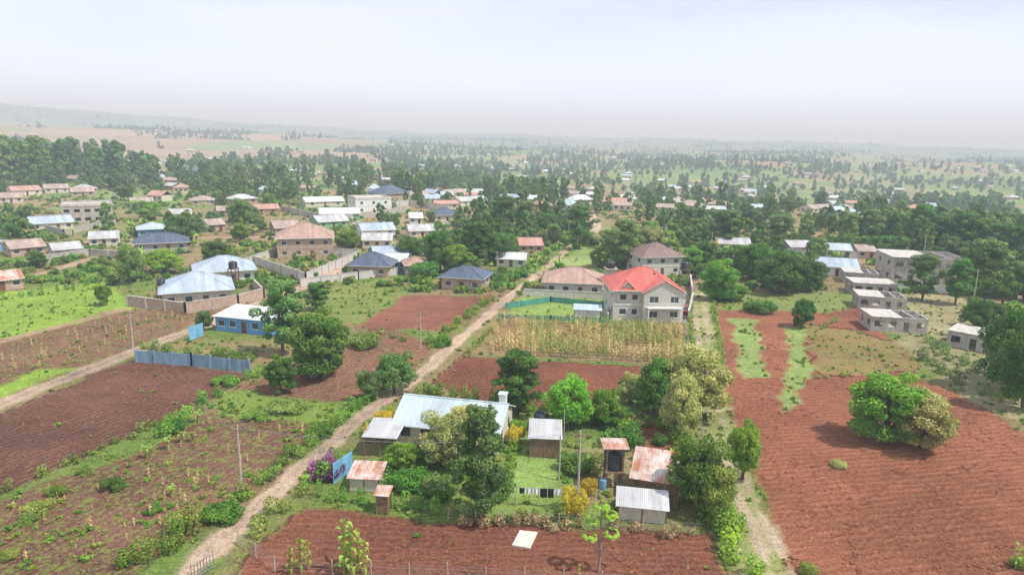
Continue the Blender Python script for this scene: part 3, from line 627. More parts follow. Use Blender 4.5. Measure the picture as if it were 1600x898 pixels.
def house(name,a,b_,W,H,roof='hip',rh=2.,ov=.6,wm='cream',rm='r_blue',nw=3,st=1,door=True,fr='frame',glass=True,fascia='white',side=2,ww=1.3,chim=False,par=None):
    A=np.array(G(*a));B=np.array(G(*b_));L=np.hypot(*(B-A));d=(B-A)/L;n=np.array((-d[1],d[0]));c=(A+B)/2+n*W/2;ang=atan2(d[1],d[0])
    z=float(hgt(*c));E=empty(name,(c[0],c[1],z-.02),ang);KEEP.append((c[0],c[1],max(L,W)*.5+2))
    mw=MB();mf=MB();mg=MB();md=MB();t=.2;X,Y=L/2,W/2
    def ops(l,nn,withdoor):
        o=[];sh=H/st
        for s_ in range(st):
            for i in range(nn):
                cx=-l/2+l*(i+.5)/nn
                if withdoor and s_==0 and i==nn//2: o.append((cx-.5,cx+.5,0,2.1,'d'))
                else:
                    w_=min(ww,l/nn*.6);o.append((cx-w_/2,cx+w_/2,s_*sh+min(.95,sh*.35),s_*sh+min(2.15,sh*.8),'w'))
        return o
    specs=[('x',-Y,1,L,nw,door),('x',Y,-1,L,nw,False),('y',-X,1,W,side,False),('y',X,-1,W,side,False)]
    for ax,pos,dr,l,nn,dd in specs:
        o=ops(l,nn,dd);hl=l/2 if ax=='x' else l/2-t;lo,hi=sorted((pos,pos+dr*t))
        fn=(lambda p,q,z0,z1:mw.box(p,q,lo,hi,z0,z1)) if ax=='x' else (lambda p,q,z0,z1:mw.box(lo,hi,p,q,z0,z1))
        fill(-hl,hl,H,o,fn)
        for q in o:
            if q[4]=='w' and glass: window(mf,mg,q[0],q[1],q[2],q[3],pos,ax,dr)
            elif q[4]=='d' and glass: 
                if ax=='x': md.box(q[0],q[1],pos+.06,pos+.11,0,2.1)
    if st>1 and glass: mw.box(-X-.06,X+.06,-Y-.06,Y+.06,H/st-.12,H/st+.1)
    mw.box(-X+t,X-t,-Y+t,Y-t,0,.1)
    mr=MB()
    if roof=='hip': roof_hip(mr,L,W,H+.14,rh,ov)
    elif roof=='gable':
        roof_gable(mr,L,W,H,rh,ov)
        for s_ in(-1,1): 
            x_=s_*(X-.002);mw.poly([(x_,-Y,H),(x_,Y,H),(x_,0,H+rh)] if s_>0 else [(x_,Y,H),(x_,-Y,H),(x_,0,H+rh)])
        mr.tube([(-X-ov*.6,0,H+rh+.1),(X+ov*.6,0,H+rh+.1)],[.12,.12],6,0)
    elif roof=='mono':
        q=[(-X-ov,-Y-ov,H+.05),(X+ov,-Y-ov,H+.05),(X+ov,Y+ov,H+rh),(-X-ov,Y+ov,H+rh)];u_=[(p[0],p[1],p[2]+.07) for p in q]
        mr.poly(u_);mr.poly(q[::-1],1)
        for i in range(4): mr.poly([q[i],q[(i+1)%4],u_[(i+1)%4],u_[i]],1)
        mw.box(-X,X,Y-t,Y,H,H+rh*.9)
    elif roof=='flat':
        mr.box(-X-ov,X+ov,-Y-ov,Y+ov,H,H+.18)
        if rh>0:
            for q in((-X,X,-Y,-Y+.15),(-X,X,Y-.15,Y),(-X,-X+.15,-Y+.15,Y-.15),(X-.15,X,-Y+.15,Y-.15)): mr.box(*q,H+.18,H+.18+rh,1)
    elif roof=='part': # concrete slab over half of the rooms, ring beam and partitions on the rest
        mr.box(-X-ov,X*.1,-Y-ov,Y+ov,H,H+.16)
        for q in((X*.1+.003,X,-Y,-Y+t),(X*.1+.003,X,Y-t,Y),(X-t,X,-Y+t,Y-t),(X*.5,X*.5+t,-Y+t,Y-t)): mr.box(*q,H,H+.14,1)
        mw.box(X*.5,X*.5+t,-Y+t,Y-t,.1,H);mw.box(X*.5+t,X-t,-.1,.1,.1,H)
        for qx in(X-.3,X*.5,X*.15): mr.tube([(qx,-Y+.1,H),(qx,-Y+.1,H+.8)],[.02,.02],4,1)
    mw.obj('walls',[M[wm]],parent=E)
    if mf.V: mf.obj('window_frames',[M[fr]],parent=E)
    if mg.V: mg.obj('window_glass',[M['glass']],parent=E)
    if md.V: md.obj('door',[M['door']],parent=E)
    mr.obj('roof',[M[rm],M[fascia]],parent=E)
    if chim:
        mc=MB();mc.box(X-.9,X-.1,.3,1.1,H,H+rh+1.0);mc.box(X-1.0,X,.2,1.2,H+rh+1.0,H+rh+1.12);mc.obj('chimney',[M['white']],parent=E)
    return E,L,W
E,L,W=house('homestead_house',(618,692),(778,710),7.6,2.7,'gable',1.7,.6,'cream','r_blue',5,chim=True)
mp=MB();mp.box(-1,2,-W/2-1.6,-W/2-.003,0,.25);
for x_ in(-.9,1.9): mp.box(x_-.08,x_+.08,-W/2-1.5,-W/2-1.34,.25,2.2)
mp.obj('porch',[M['cream']],parent=E)
def canopy(name,a,b_,W,h,h2,rm,wall=None,closed=False,tilt=.3):
    A=np.array(G(*a));B=np.array(G(*b_));L=np.hypot(*(B-A));d=(B-A)/L;n=np.array((-d[1],d[0]));c=(A+B)/2+n*W/2
    E=empty(name,(*c,0),atan2(d[1],d[0]));X,Y=L/2,W/2;KEEP.append((c[0],c[1],max(L,W)*.5+1))
    mr=MB();q=[(-X-.25,-Y-.25,h),(X+.25,-Y-.25,h),(X+.25,Y+.25,h2),(-X-.25,Y+.25,h2)];u_=[(p[0],p[1],p[2]+.05) for p in q]
    mr.poly(u_);mr.poly(q[::-1])
    for i in range(4): mr.poly([q[i],q[(i+1)%4],u_[(i+1)%4],u_[i]])
    mr.obj('roof',[M[rm]],parent=E);mpo=MB()
    for x_ in(-X,X,0):
        for y_,hh in((-Y,h),(Y,h2)): mpo.box(x_-.06,x_+.06,y_-.06,y_+.06,0,hh)
    mpo.obj('posts',[M['wood']],parent=E)
    if wall:
        mw=MB();n_=int(L/.2)
        for i in range(n_):
            x0=-X+.07+(L-.14)*i/n_;mw.box(x0,x0+(L-.14)/n_-.025,-Y-.03,-Y+.0,.05+U(0,.1),h-.05-U(0,.1));mw.box(x0,x0+(L-.14)/n_-.01,Y-.01,Y+.02,.05,h2-.05)
        n_=int(W/.2)
        for s_ in(-X,X):
            for i in range(n_):
                y0=-Y+.07+(W-.14)*i/n_;mw.box(s_-.015,s_+.015,y0,y0+(W-.14)/n_-.02,.05,min(h,h2)-.06)
        mw.obj('plank_walls',[M[wall]],parent=E)
    return E,X,Y
canopy('carport',(570,712),(618,715),4.2,2.3,2.6,'r_grey')
canopy('timber_shed',(828,714),(874,716),3.6,2.3,2.9,'r_grey','wood')
canopy('guard_kiosk',(546,768),(592,770),2.6,1.5,1.9,'r_rust','cream')
canopy('pit_latrine',(589,802),(605,803),1.2,1.9,2.1,'r_rust','wood')
canopy('rusty_store_shed',(985,778),(1058,790),4.6,2.2,3.3,'r_rust','wood')
canopy('lean_to_shed',(965,812),(1040,820),2.4,1.5,2.0,'r_grey','cream')
canopy('small_shed',(897,499),(938,501),3.,2.0,2.4,'r_blue','white')
def tank(name,a,r,h,z0,stand=True,roof=False):
    x,y=G(*a);E=empty(name,(x,y,0));mt=MB();pr=[(0,z0)]+[(r,z0)]
    for i in range(9):
        z=z0+h*.78*i/8;pr+=[(r,z+.01),(r*.965,z+h*.04)]
    pr+=[(r,z0+h*.82),(r*.8,z0+h*.92),(r*.32,z0+h*.97),(r*.3,z0+h*1.02),(0,z0+h*1.03)]
    mt.lathe(pr,22);mt.obj('tank',[M['black']],parent=E)
    if stand:
        ms=MB();q=r*.85
        for sx in(-q,q):
            for sy in(-q,q): ms.box(sx-.08,sx+.08,sy-.08,sy+.08,0,z0-.12 if not roof else z0+h*1.35)
        ms.box(-q-.2,q+.2,-q-.2,q+.2,z0-.12,z0-.01)
        for s_ in(-1,1): ms.tube([(-q,s_*q,.2),(q,s_*q,z0-.2)],[.04,.04],5);ms.tube([(s_*q,-q,.2),(s_*q,q,z0-.2)],[.04,.04],5)
        ms.obj('stand',[M['wood']],parent=E)
        if roof:
            mr=MB();zt=z0+h*1.35;mr.box(-q-.5,q+.5,-q-.5,q+.5,zt,zt+.06);mr.obj('roof',[M['r_rust']],parent=E)
tank('water_tank_tower',(957,757),.95,1.9,1.9,True,True);tank('water_tank',(845,672),.9,1.9,.5);tank('water_tank',(1068,447),1.1,1.9,4.2)
tank('water_tank',(366,446),1.,1.7,4.);tank('water_tank',(254,470),.8,1.4,3.4)
x,y=G(942,762);mb=MB();mb.lathe([(0,0),(.35,0),(.36,.3),(.34,.32),(.36,.35),(.36,.62),(.34,.64),(.36,.67),(.36,.95),(.33,.97),(0,.96)],16);mb.obj('blue_water_drum',[M['cyan']],(x,y,0))
def wall(name,pts,h,t,mt,cop=None,posts=0):
    pl=[Vector((*G(*q),0)) for q in pts];E=empty(name,(0,0,0));mw=MB();mc=MB()
    def off(w):
        o=[]
        for i,p in enumerate(pl):
            ds=[];
            if i>0: ds.append((pl[i]-pl[i-1]).normalized())
            if i<len(pl)-1: ds.append((pl[i+1]-pl[i]).normalized())
            d=sum(ds,Vector()).normalized();n=Vector((-d.y,d.x,0));k=1/max(.5,n.dot(Vector((-ds[0].y,ds[0].x,0))));o.append((p-n*w*k,p+n*w*k))
        return o
    def ribbon(m_,w,z0,z1):
        o=off(w)
        for i in range(len(o)-1):
            a,b_=o[i],o[i+1];zz=lambda v,z:(v.x,v.y,z)
            m_.poly([zz(a[0],z0),zz(b_[0],z0),zz(b_[0],z1),zz(a[0],z1)]);m_.poly([zz(b_[1],z0),zz(a[1],z0),zz(a[1],z1),zz(b_[1],z1)]);m_.poly([zz(a[0],z1),zz(b_[0],z1),zz(b_[1],z1),zz(a[1],z1)])
            m_.poly([zz(a[1],z0),zz(b_[1],z0),zz(b_[0],z0),zz(a[0],z0)])
        for e,(p,q) in((0,o[0]),(1,o[-1])): m_.poly([(p.x,p.y,z0),(q.x,q.y,z0),(q.x,q.y,z1),(p.x,p.y,z1)])
    ribbon(mw,t/2,0,h)
    if cop: ribbon(mc,t/2+.06,h+.002,h+.12)
    if posts:
        for i in range(len(pl)-1):
            L=(pl[i+1]-pl[i]).length;n=max(1,int(L/posts))
            for k in range(n+1):
                p=pl[i].lerp(pl[i+1],k/n);s=t/2+.09;mc.box(p.x-s,p.x+s,p.y-s,p.y+s,0,h+.2)
    o=mw.obj('panels',[M[mt]],parent=E)
    if mc.V: mc.obj('coping_and_posts',[M[cop or mt]],parent=E)
wall('iron_sheet_wall',[(213,566),(300,572),(390,583)],1.9,.05,'bsheet',None,3)
wall('blue_gate',[(296,532),(318,524)],2.3,.06,'cyan');wall('blue_gate',[(521,756),(551,735)],2.2,.06,'cyan')
wall('stone_perimeter_wall',[(818,462),(945,468),(948,455)],1.5,.2,'ltstone','conc');wall('stone_perimeter_wall',[(945,470),(950,500)],1.2,.2,'ltstone','conc')
wall('stone_perimeter_wall',[(200,478),(290,490),(372,477),(412,466),(398,452)],2.1,.2,'tan','conc',4)
wall('stone_perimeter_wall',[(395,412),(478,441),(562,404)],2.2,.2,'ltstone','conc',4);wall('stone_perimeter_wall',[(376,420),(440,396),(560,402)],2.2,.2,'ltstone','conc',4)
wall('stone_perimeter_wall',[(1395,455),(1560,462)],1.7,.2,'white','conc',4);wall('stone_perimeter_wall',[(440,330),(520,348),(640,330)],2.4,.2,'block','conc',5)
wall('stone_perimeter_wall',[(40,352),(100,368),(180,350)],2.,.2,'block','conc',5);wall('stone_perimeter_wall',[(470,448),(560,436),(620,430)],1.8,.2,'ltstone','conc',4)
wall('stone_perimeter_wall',[(60,412),(140,400),(200,405)],2.,.2,'block','conc',5);wall('stone_perimeter_wall',[(560,325),(640,322),(700,330)],3.,.2,'ltstone','conc',5);wall('stone_perimeter_wall',[(1180,396),(1260,400),(1340,404)],2.,.2,'ltstone','conc',5)
wall('green_net_fence',[(790,482),(860,472),(942,480)],1.2,.03,'netgreen',None,3);wall('green_net_fence',[(780,497),(860,500),(955,504)],.9,.03,'netgreen',None,3)
wall('rubble_stack',[(1075,500),(1082,470),(1078,440)],1.8,.25,'stone','conc')
A=np.array(G(957,499));B=np.array(G(1062,500));d=(B-A)/np.hypot(*(B-A));n=np.array((-d[1],d[0]));L=float(np.hypot(*(B-A)));W=11.5
c=(A+B)/2+n*W/2;E=empty('red_roofed_stone_house',(*c,0),atan2(d[1],d[0]));KEEP.append((c[0],c[1],10))
mw=MB();mf=MB();mg=MB();mr=MB();X,Y=L/2,W/2;H=5.8;t=.22;sp=L*.42
fo=[(-X+1.2,-X+2.6,1,2.2),(-X+3.6,-X+4.8,1,2.2),(-X+1.2,-X+2.6,3.9,5.1),(-X+3.6,-X+4.8,3.9,5.1)]
fill(-X,sp-X-.0,H,fo,lambda p,q,a,b_:mw.box(p,q,-Y,-Y+t,a,b_))
for o in fo: window(mf,mg,*o,-Y,'x',1)
x1=sp-X
bo=[(x1+1,x1+2.8,.9,2.2),(x1+1,x1+2.8,3.8,5.1),(X-2.6,X-1.,.9,2.2),(X-2.6,X-1.,3.8,5.1)]
fill(x1,X,H,bo,lambda p,q,a,b_:mw.box(p,q,-Y-1.8,-Y-1.8+t,a,b_))
for o in bo: window(mf,mg,*o,-Y-1.8,'x',1)
mw.box(x1,x1+t,-Y-1.8+t,-Y+t+.0,0,H)
so=[(-Y+1,-Y+2.4,1,2.2),(-Y+1,-Y+2.4,3.9,5.1),(1,2.4,1,2.2),(1,2.4,3.9,5.1),(3.6,4.6,3.9,5.1)]
fill(-Y-1.8+t,Y-t,H,so,lambda p,q,a,b_:mw.box(X-t,X,p,q,a,b_))
fill(-Y+t,Y-t,H,so,lambda p,q,a,b_:mw.box(-X,-X+t,p,q,a,b_))
for o in so: window(mf,mg,*o,X,'y',-1);window(mf,mg,*o,-X,'y',1)
mw.box(-X,X,Y-t,Y,0,H)
ms=MB();ms.box(-X-.05,x1-.01,-Y-.07,-Y-.003,2.9,3.12);ms.box(x1-.05,X+.05,-Y-1.87,-Y-1.803,2.9,3.12);ms.box(X+.003,X+.07,-Y-1.8,Y,2.9,3.12)
ms.box(x1+.6,X-.5,-Y-2.8,-Y-1.875,2.85,3.0)
for i in range(12): xx=x1+.62+(X-.5-x1-.6-.06)*i/11;ms.box(xx,xx+.05,-Y-2.78,-Y-2.72,3.0,3.9)
ms.box(x1+.6,X-.5,-Y-2.79,-Y-2.7,3.9,3.97)
for xx in(x1+.7,X-.8): ms.box(xx,xx+.2,-Y-2.75,-Y-2.55,0,2.85)
roof_hip(mr,L,W,H+.14,3.6,.7)
roof_gable(mr,1.8+W*.45,L-sp,H+.2,2.2,.5,x=(x1+X)/2,y=-Y-1.8+(1.8+W*.45)/2,axis='y')
mw.poly([(x1,-Y-1.79,H),(X,-Y-1.79,H),((x1+X)/2,-Y-1.79,H+2.25)])
roof_gable(mr,W*.4,3.4,H+.2,1.6,.4,x=-X+2.6,y=-Y-.2+W*.2,axis='y');mw.poly([(-X+.9,-Y-.01,H),(-X+4.3,-Y-.01,H),(-X+2.6,-Y-.01,H+1.6)])
roof_gable(mr,5,3,H+.2,2.9,.3,x=2,y=.4,axis='y')
mw.obj('walls',[M['ltstone']],parent=E);mf.obj('window_frames',[M['frame']],parent=E);mg.obj('window_glass',[M['glass']],parent=E);mr.obj('roof',[M['r_red'],M['white']],parent=E);ms.obj('balcony_and_bands',[M['white']],parent=E)
x,y=G(952,462);E=empty('stone_water_tower',(x,y,0));mb=MB();mb.box(-1.2,1.2,-1.2,1.2,0,6.2);mb.box(-1.4,1.4,-1.4,1.4,6.2,6.4);mb.obj('tower',[M['stone']],parent=E);mb=MB();mb.lathe([(1,6.41),(1,7.6),(.6,7.9),(.2,8),(0,8)],18);mb.obj('tank',[M['black']],parent=E)
HS=[('tan_roof_bungalow',(850,460),(940,464),11,2.9,'hip',2.6,.7,'ltstone','r_tan',4,1),('brown_roof_house',(1003,432),(1065,430),10,5,'hip',3.,.7,'ltstone','r_brown',3,2),
('slate_roof_bungalow',(690,452),(752,456),8.5,2.9,'hip',2.2,.7,'tan','r_dark',3,1),('brown_mansion',(434,404),(520,402),13,5.6,'hip',3.6,.7,'tan','r_tan',4,2),
('blue_roof_house',(255,482),(362,474),11,3,'hip',3.0,.8,'cream','r_light',4,1),('blue_roof_house',(308,446),(398,440),10,2.9,'hip',2.8,.8,'white','r_light',4,1),
('navy_roof_house',(212,396),(294,392),9,2.7,'hip',2.4,.7,'stone','r_dark',4,1),('blue_walled_rental_rows',(338,516),(426,525),6.0,2.6,'mono',.7,.4,'bluewall','r_white',5,1),
('unfinished_concrete_house',(98,350),(178,347),14,6.4,'flat',.7,.2,'block','conc',5,2),('slate_roof_house',(545,432),(606,434),8,2.8,'hip',2.8,.7,'tan','r_dark',3,1),
('white_modern_house',(556,334),(612,332),12,6.4,'flat',.8,.2,'white','white',3,2),('slate_roof_house',(600,316),(640,314),14,4.5,'hip',4.,.8,'tan','r_dark',3,2),('slate_roof_house',(680,347),(718,346),9,2.8,'hip',2.6,.7,'cream','r_dark',3,1),
('unfinished_shop_building',(1392,441),(1510,447),13,6.6,'part',.5,.5,'block','conc',6,2),
('unfinished_block_house',(1360,517),(1448,522),6.5,2.8,'part',.0,.15,'block','conc',4,1),('unfinished_block_house',(1340,482),(1415,488),7,2.8,'part',.0,.15,'block','conc',4,1),
('unfinished_block_house',(1332,460),(1400,464),7,2.8,'flat',.0,.15,'block','conc',4,1),('unfinished_block_house',(1318,442),(1372,446),7,2.8,'part',.0,.15,'block','conc',3,1),
('unfinished_block_house',(1478,540),(1560,556),6.5,2.8,'flat',.0,.15,'block','conc',3,1),
('grey_roof_cottage',(1275,430),(1340,434),9,2.7,'gable',1.6,.5,'white','r_light',3,1),('grey_roof_cottage',(1235,398),(1275,398),8,2.6,'gable',1.4,.5,'stone','r_grey',3,1),
('grey_roof_cottage',(1120,392),(1172,394),7,2.6,'gable',1.4,.5,'cream','r_grey',3,1),('iron_roof_cottage',(1290,402),(1330,404),8,2.6,'gable',1.4,.5,'cream','r_blue',3,1),
('iron_roof_cottage',(20,306),(66,304),9,2.8,'gable',1.8,.5,'cream','r_terra',3,1),('iron_roof_cottage',(70,302),(108,301),9,2.8,'gable',1.8,.5,'cream','r_dull',3,1),('iron_roof_cottage',(112,308),(148,307),9,2.8,'gable',1.8,.5,'tan','r_dull',3,1),
('iron_roof_cottage',(0,318),(36,317),9,2.8,'gable',1.8,.5,'cream','r_dull',3,1),('slate_roof_house',(282,282),(325,280),16,4,'hip',5,.8,'cream','r_dark',3,1),
('iron_roof_cottage',(50,362),(116,358),10,2.7,'gable',1.8,.5,'cream','r_light',4,1),('iron_roof_cottage',(216,372),(262,370),8,2.7,'hip',1.8,.5,'bluewall','r_blue',3,1),
('iron_roof_cottage',(18,402),(72,397),8,2.5,'gable',1.5,.5,'tan','r_dull',3,1),('iron_roof_cottage',(-30,458),(38,450),7,2.4,'gable',1.3,.5,'tan','r_rust',3,1),
('iron_roof_cottage',(340,338),(372,337),7,2.5,'gable',1.5,.5,'tan','r_dull',2,1),('iron_roof_cottage',(326,362),(352,360),7,2.5,'gable',1.5,.5,'tan','r_dull',2,1),('iron_roof_cottage',(400,335),(436,334),8,2.5,'gable',1.5,.5,'orange','r_terra',2,1),
('iron_roof_cottage',(498,358),(545,355),9,2.7,'gable',1.8,.5,'greenwall','r_grey',3,1),('iron_roof_cottage',(500,344),(562,343),9,2.7,'gable',1.8,.5,'greenwall','r_white',3,1),('iron_roof_cottage',(478,324),(538,322),9,2.7,'gable',1.8,.5,'cream','r_white',3,1),
('iron_roof_cottage',(566,372),(618,370),9,2.7,'gable',1.8,.5,'white','r_light',3,1),('iron_roof_cottage',(566,388),(612,388),8,2.7,'gable',1.6,.5,'cream','r_grey',3,1),('iron_roof_cottage',(585,412),(640,410),8,2.6,'gable',1.5,.5,'bluewall','r_light',3,1),
('iron_roof_cottage',(600,422),(634,423),7,2.6,'gable',1.3,.5,'bluewall','r_white',3,1),('iron_roof_cottage',(634,431),(668,430),7,2.6,'hip',1.6,.5,'tan','r_tan',2,1),('iron_roof_cottage',(640,350),(660,350),8,2.6,'gable',1.6,.5,'white','r_white',2,1),
('iron_roof_cottage',(776,416),(820,418),6,2.3,'gable',1.2,.5,'cream','r_white',3,1),('iron_roof_cottage',(812,396),(848,396),8,2.7,'gable',1.6,.5,'orange','r_terra',3,1),('iron_roof_cottage',(840,336),(862,336),10,4.7,'hip',2.6,.5,'orange','r_terra',3,2),
('iron_roof_cottage',(720,322),(765,320),9,2.7,'gable',1.8,.5,'cream','r_grey',3,1),('iron_roof_cottage',(700,306),(730,305),9,2.7,'gable',1.8,.5,'tan','r_dull',3,1),('iron_roof_cottage',(430,368),(470,366),9,2.7,'gable',1.8,.5,'tan','r_dull',3,1),
('iron_roof_cottage',(85,404),(130,400),7,2.4,'gable',1.3,.5,'block','r_grey',3,1),('iron_roof_cottage',(1340,404),(1368,405),7,2.6,'gable',1.3,.5,'tan','r_dull',2,1),('iron_roof_cottage',(0,392),(14,390),6,2.4,'flat',.3,.2,'bluewall','conc',1,1),
('iron_roof_cottage',(140,386),(186,384),8,2.6,'gable',1.5,.5,'cream','r_grey',3,1),('iron_roof_cottage',(205,325),(240,324),9,2.6,'gable',1.7,.5,'cream','r_dull',3,1),
('iron_roof_cottage',(265,345),(300,344),8,2.6,'gable',1.6,.5,'cream','r_grey',3,1),('iron_roof_cottage',(300,322),(338,321),9,2.6,'hip',1.9,.5,'tan','r_dull',3,1),('iron_roof_cottage',(640,372),(680,371),8,2.6,'gable',1.6,.5,'cream','r_grey',3,1),
('iron_roof_cottage',(900,300),(930,300),9,2.7,'gable',1.7,.5,'cream','r_white',3,1),('iron_roof_cottage',(1050,302),(1082,302),9,2.7,'gable',1.7,.5,'cream','r_dull',3,1),('iron_roof_cottage',(1270,330),(1300,330),9,2.7,'gable',1.7,.5,'cream','r_dull',3,1)]
for h_ in HS:
    unf='unfinished' in h_[0]
    house(*h_,glass=not unf,ww=1.9 if unf and h_[11]==2 else 1.4,door=not unf or h_[11]==1,fascia='frame' if h_[6]>1 else ('conc' if h_[5] in('flat','part') else 'frame'))
NK=len(KEEP)
cand=[]
for i in range(600):
    y=math.exp(U(math.log(330),math.log(3000)));x=U(-.82,.82)*y
    if atan2(x,y)<-.2 and y>950 and random.random()<.8: continue
    if float(fbm(x/130+3,y/130,2))<.45 and random.random()<.75: continue
    if min(hypot(x-a[0],y-a[1])-a[2] for a in KEEP)<9: continue
    cand.append((x,y));KEEP.append((x,y,8))
gr={}
for x,y in cand:
    z=float(hgt(x,y));k=random.choice(['r_white','r_grey','r_dull','r_dull','r_light','r_grey','r_tan','r_blue','r_terra']);mb=gr.setdefault(k,MB())
    L,W_,h=U(3.5,7),U(2.8,4.5),U(2.4,3.)*(2 if random.random()<.08 else 1);a=U(-.8,.8);i0=len(mb.V);mb.box(-L,L,-W_,W_,-3,h,2)
    for q in range(3):
        cx=-L+2*L*(q+.5)/3;mb.box(cx-.6,cx+.6,-W_-.02,-W_-.003,1,2.2,3)
    roof_gable(mb,2*L,2*W_,h,U(1.2,2.),.5) if random.random()<.6 else roof_hip(mb,2*L,2*W_,h+.14,U(1.8,2.6),.6)
    for j in range(i0,len(mb.V)):
        p=mb.V[j];mb.V[j]=(x+p[0]*cos(a)-p[1]*sin(a),y+p[0]*sin(a)+p[1]*cos(a),z+p[2])
for k,mb in gr.items(): mb.obj('distant_village_houses',[M[k],M['dframe'],M['cream'] if k!='r_grey' else M['tan'],M['dframe']])

# ---------------------------------------------------------------- poles, wires, fence, small things
def pole(a,top,arms=True,name='utility_pole',r=.13):
    x,y=G(*a);h=zat(a[0],top,y);E=empty(name,(x,y,0));mb=MB();mb.tube([(0,0,-.1),(.03,0,h*.5),(0,0,h)],[r,r*.85,r*.65],9);mb.obj('pole_shaft',[M['pole']],parent=E)
    if arms:
        mb=MB();mb.box(-.8,.8,-.05,.05,h-.55,h-.43)
        for s_ in(-.7,0,.7): mb.lathe([(.03,h-.43),(.06,h-.38),(.03,h-.33),(.05,h-.28),(0,h-.24)],8,c=(s_,0))
        mb.obj('crossarm',[M['wood']],parent=E)
    return Vector((x,y,h-.25))
p1=pole((378,775),664);p2=pole((901,803),672);p3=pole((657,545),488);p4=pole((208,545),484);p5=pole((888,384),345);p6=pole((1438,432),366);p7=pole((1517,492),420,True);pole((880,690),640,False,'fence_pole',.08);pole((873,750),680,False,'wooden_post',.1);p8=pole((470,470),415);pole((470,340),292);pole((1110,402),362);pole((776,430),392)
def cable(name,a,b_,sag):
    mb=MB();
    for o in(-.7,.7):
        pts=[a.lerp(b_,i/14)+Vector((o,0,-sag*4*(i/14)*(1-i/14))) for i in range(15)];mb.tube(pts,[.014]*15,4,cap=False)
    mb.obj(name,[M['wire']])
cable('power_line',p1,p3,1.5);cable('power_line',p1,p2,1.2);cable('power_line',p3,p5,2.);cable('power_line',p4,p8,1.5);cable('power_line',p1,p4,2)
def fence(name,pts,sp,h):
    pl=[Vector((*G(*q),0)) for q in pts];E=empty(name,(0,0,0));mb=MB();mw=MB()
    for i in range(len(pl)-1):
        n_=max(1,int((pl[i+1]-pl[i]).length/sp))
        for k in range(n_): p=pl[i].lerp(pl[i+1],k/n_);mb.tube([(p.x,p.y,-.1),(p.x+U(-.06,.06),p.y,h+U(-.1,.15))],[.06,.045],6)
        for z in(.3,.6,.9,1.2):
            if z<h: mw.tube([pl[i]+Vector((0,0,z)),pl[i+1]+Vector((0,0,z))],[.012,.012],4)
    mb.obj('posts',[M['pole']],parent=E);mw.obj('wires',[M['wire']],parent=E)
fence('post_and_wire_fence',[(372,850),(430,893),(520,900),(700,905),(820,912),(1000,920)],2.6,1.4)
fence('post_and_wire_fence',[(700,812),(960,826),(1095,838)],2.5,1.3);fence('post_and_wire_fence',[(737,556),(990,568),(1072,573)],3,1.3);fence('post_and_wire_fence',[(1120,830),(1100,700),(1075,575),(1074,510)],3,1.3)
A=Vector((*G(300,908),0));B=Vector((*G(334,888),0));mb=MB()
for z in(.2,.7,1.3): mb.tube([A+Vector((0,0,z)),B+Vector((0,0,z))],[.035,.035],6)
for i in range(8): p=A.lerp(B,i/7);mb.tube([p,p+Vector((0,0,1.35 if i%7 else 1.6))],[.03,.03],6)
mb.obj('metal_field_gate',[M['wire']])
A=Vector((*G(806,790),0));B=Vector((*G(880,792),0));E=empty('washing_line',(0,0,0));mb=MB();mb.tube([A,A+Vector((0,0,2))],[.05,.04],6);mb.tube([B,B+Vector((0,0,2))],[.05,.04],6);mb.tube([A+Vector((0,0,1.9)),B+Vector((0,0,1.9))],[.012,.012],4);mb.obj('posts_and_line',[M['pole']],parent=E)
dv=(B-A).normalized();nv=Vector((-dv.y,dv.x,0));mats=[M['cloth_w'],M['cloth_b'],M['cloth_d']];mb=MB();s=.3;Ln=(B-A).length
while s<Ln-.8:
    w=U(.35,.75);h=U(.5,1.1);mi=random.choice([0,0,0,1,2,2]);pr=None
    for i in range(6):
        q=A+dv*(s+w*i/5)+nv*.06*sin(i*1.9);cur=(q+Vector((0,0,1.9)),q+nv*.08*sin(i*2.3)+Vector((0,0,1.9-h)))
        if pr: mb.poly([pr[1],cur[1],cur[0],pr[0]],mi)
        pr=cur
    s+=w+U(.03,.15)
mb.obj('laundry',mats,parent=E)
A=G(800,853);B=G(828,858);C=G(840,833);D=G(812,830);mb=MB();bt=[(*p,0) for p in(A,B,C,D)];tp=[(*p,.16) for p in(A,B,C,D)];mb.poly(tp)
for i in range(4): mb.poly([bt[i],bt[(i+1)%4],tp[(i+1)%4],tp[i]])
o=mb.obj('concrete_slab',[M['slab']])
def car(a,rz,mt):
    x,y=G(*a);E=empty('parked_car',(x,y,0),rz);mb=MB();pr=[(-2.1,.35),(-2.15,.8),(-1.3,.95),(-.7,1.42),(.9,1.45),(1.6,1.0),(2.1,.9),(2.15,.35)]
    for s_,e in((-.82,1),(.82,-1)): mb.poly([(p[0],s_,p[1]) for p in pr][::(-e)])
    for i in range(len(pr)):
        p,q=pr[i],pr[(i+1)%len(pr)];mb.poly([(p[0],-.82,p[1]),(q[0],-.82,q[1]),(q[0],.82,q[1]),(p[0],.82,p[1])],1 if i in(2,4) else 0)
    for s_ in(-1,1): mb.poly([(-1.2,s_*.825,.98),(-.65,s_*.825,1.36),(.85,s_*.825,1.38),(1.4,s_*.825,1.0)],1)
    mb.obj('body',[M[mt],M['glass']],parent=E);mb=MB()
    for wx in(-1.35,1.35):
        for s_ in(-.8,.8): mb.tube([(wx,s_-.1,.32),(wx,s_+.1,.32)],[.32,.32],14)
    mb.obj('wheels',[M['black']],parent=E)
car((1068,488),1.3,'red');car((560,352),.2,'white');car((700,352),.1,'white')
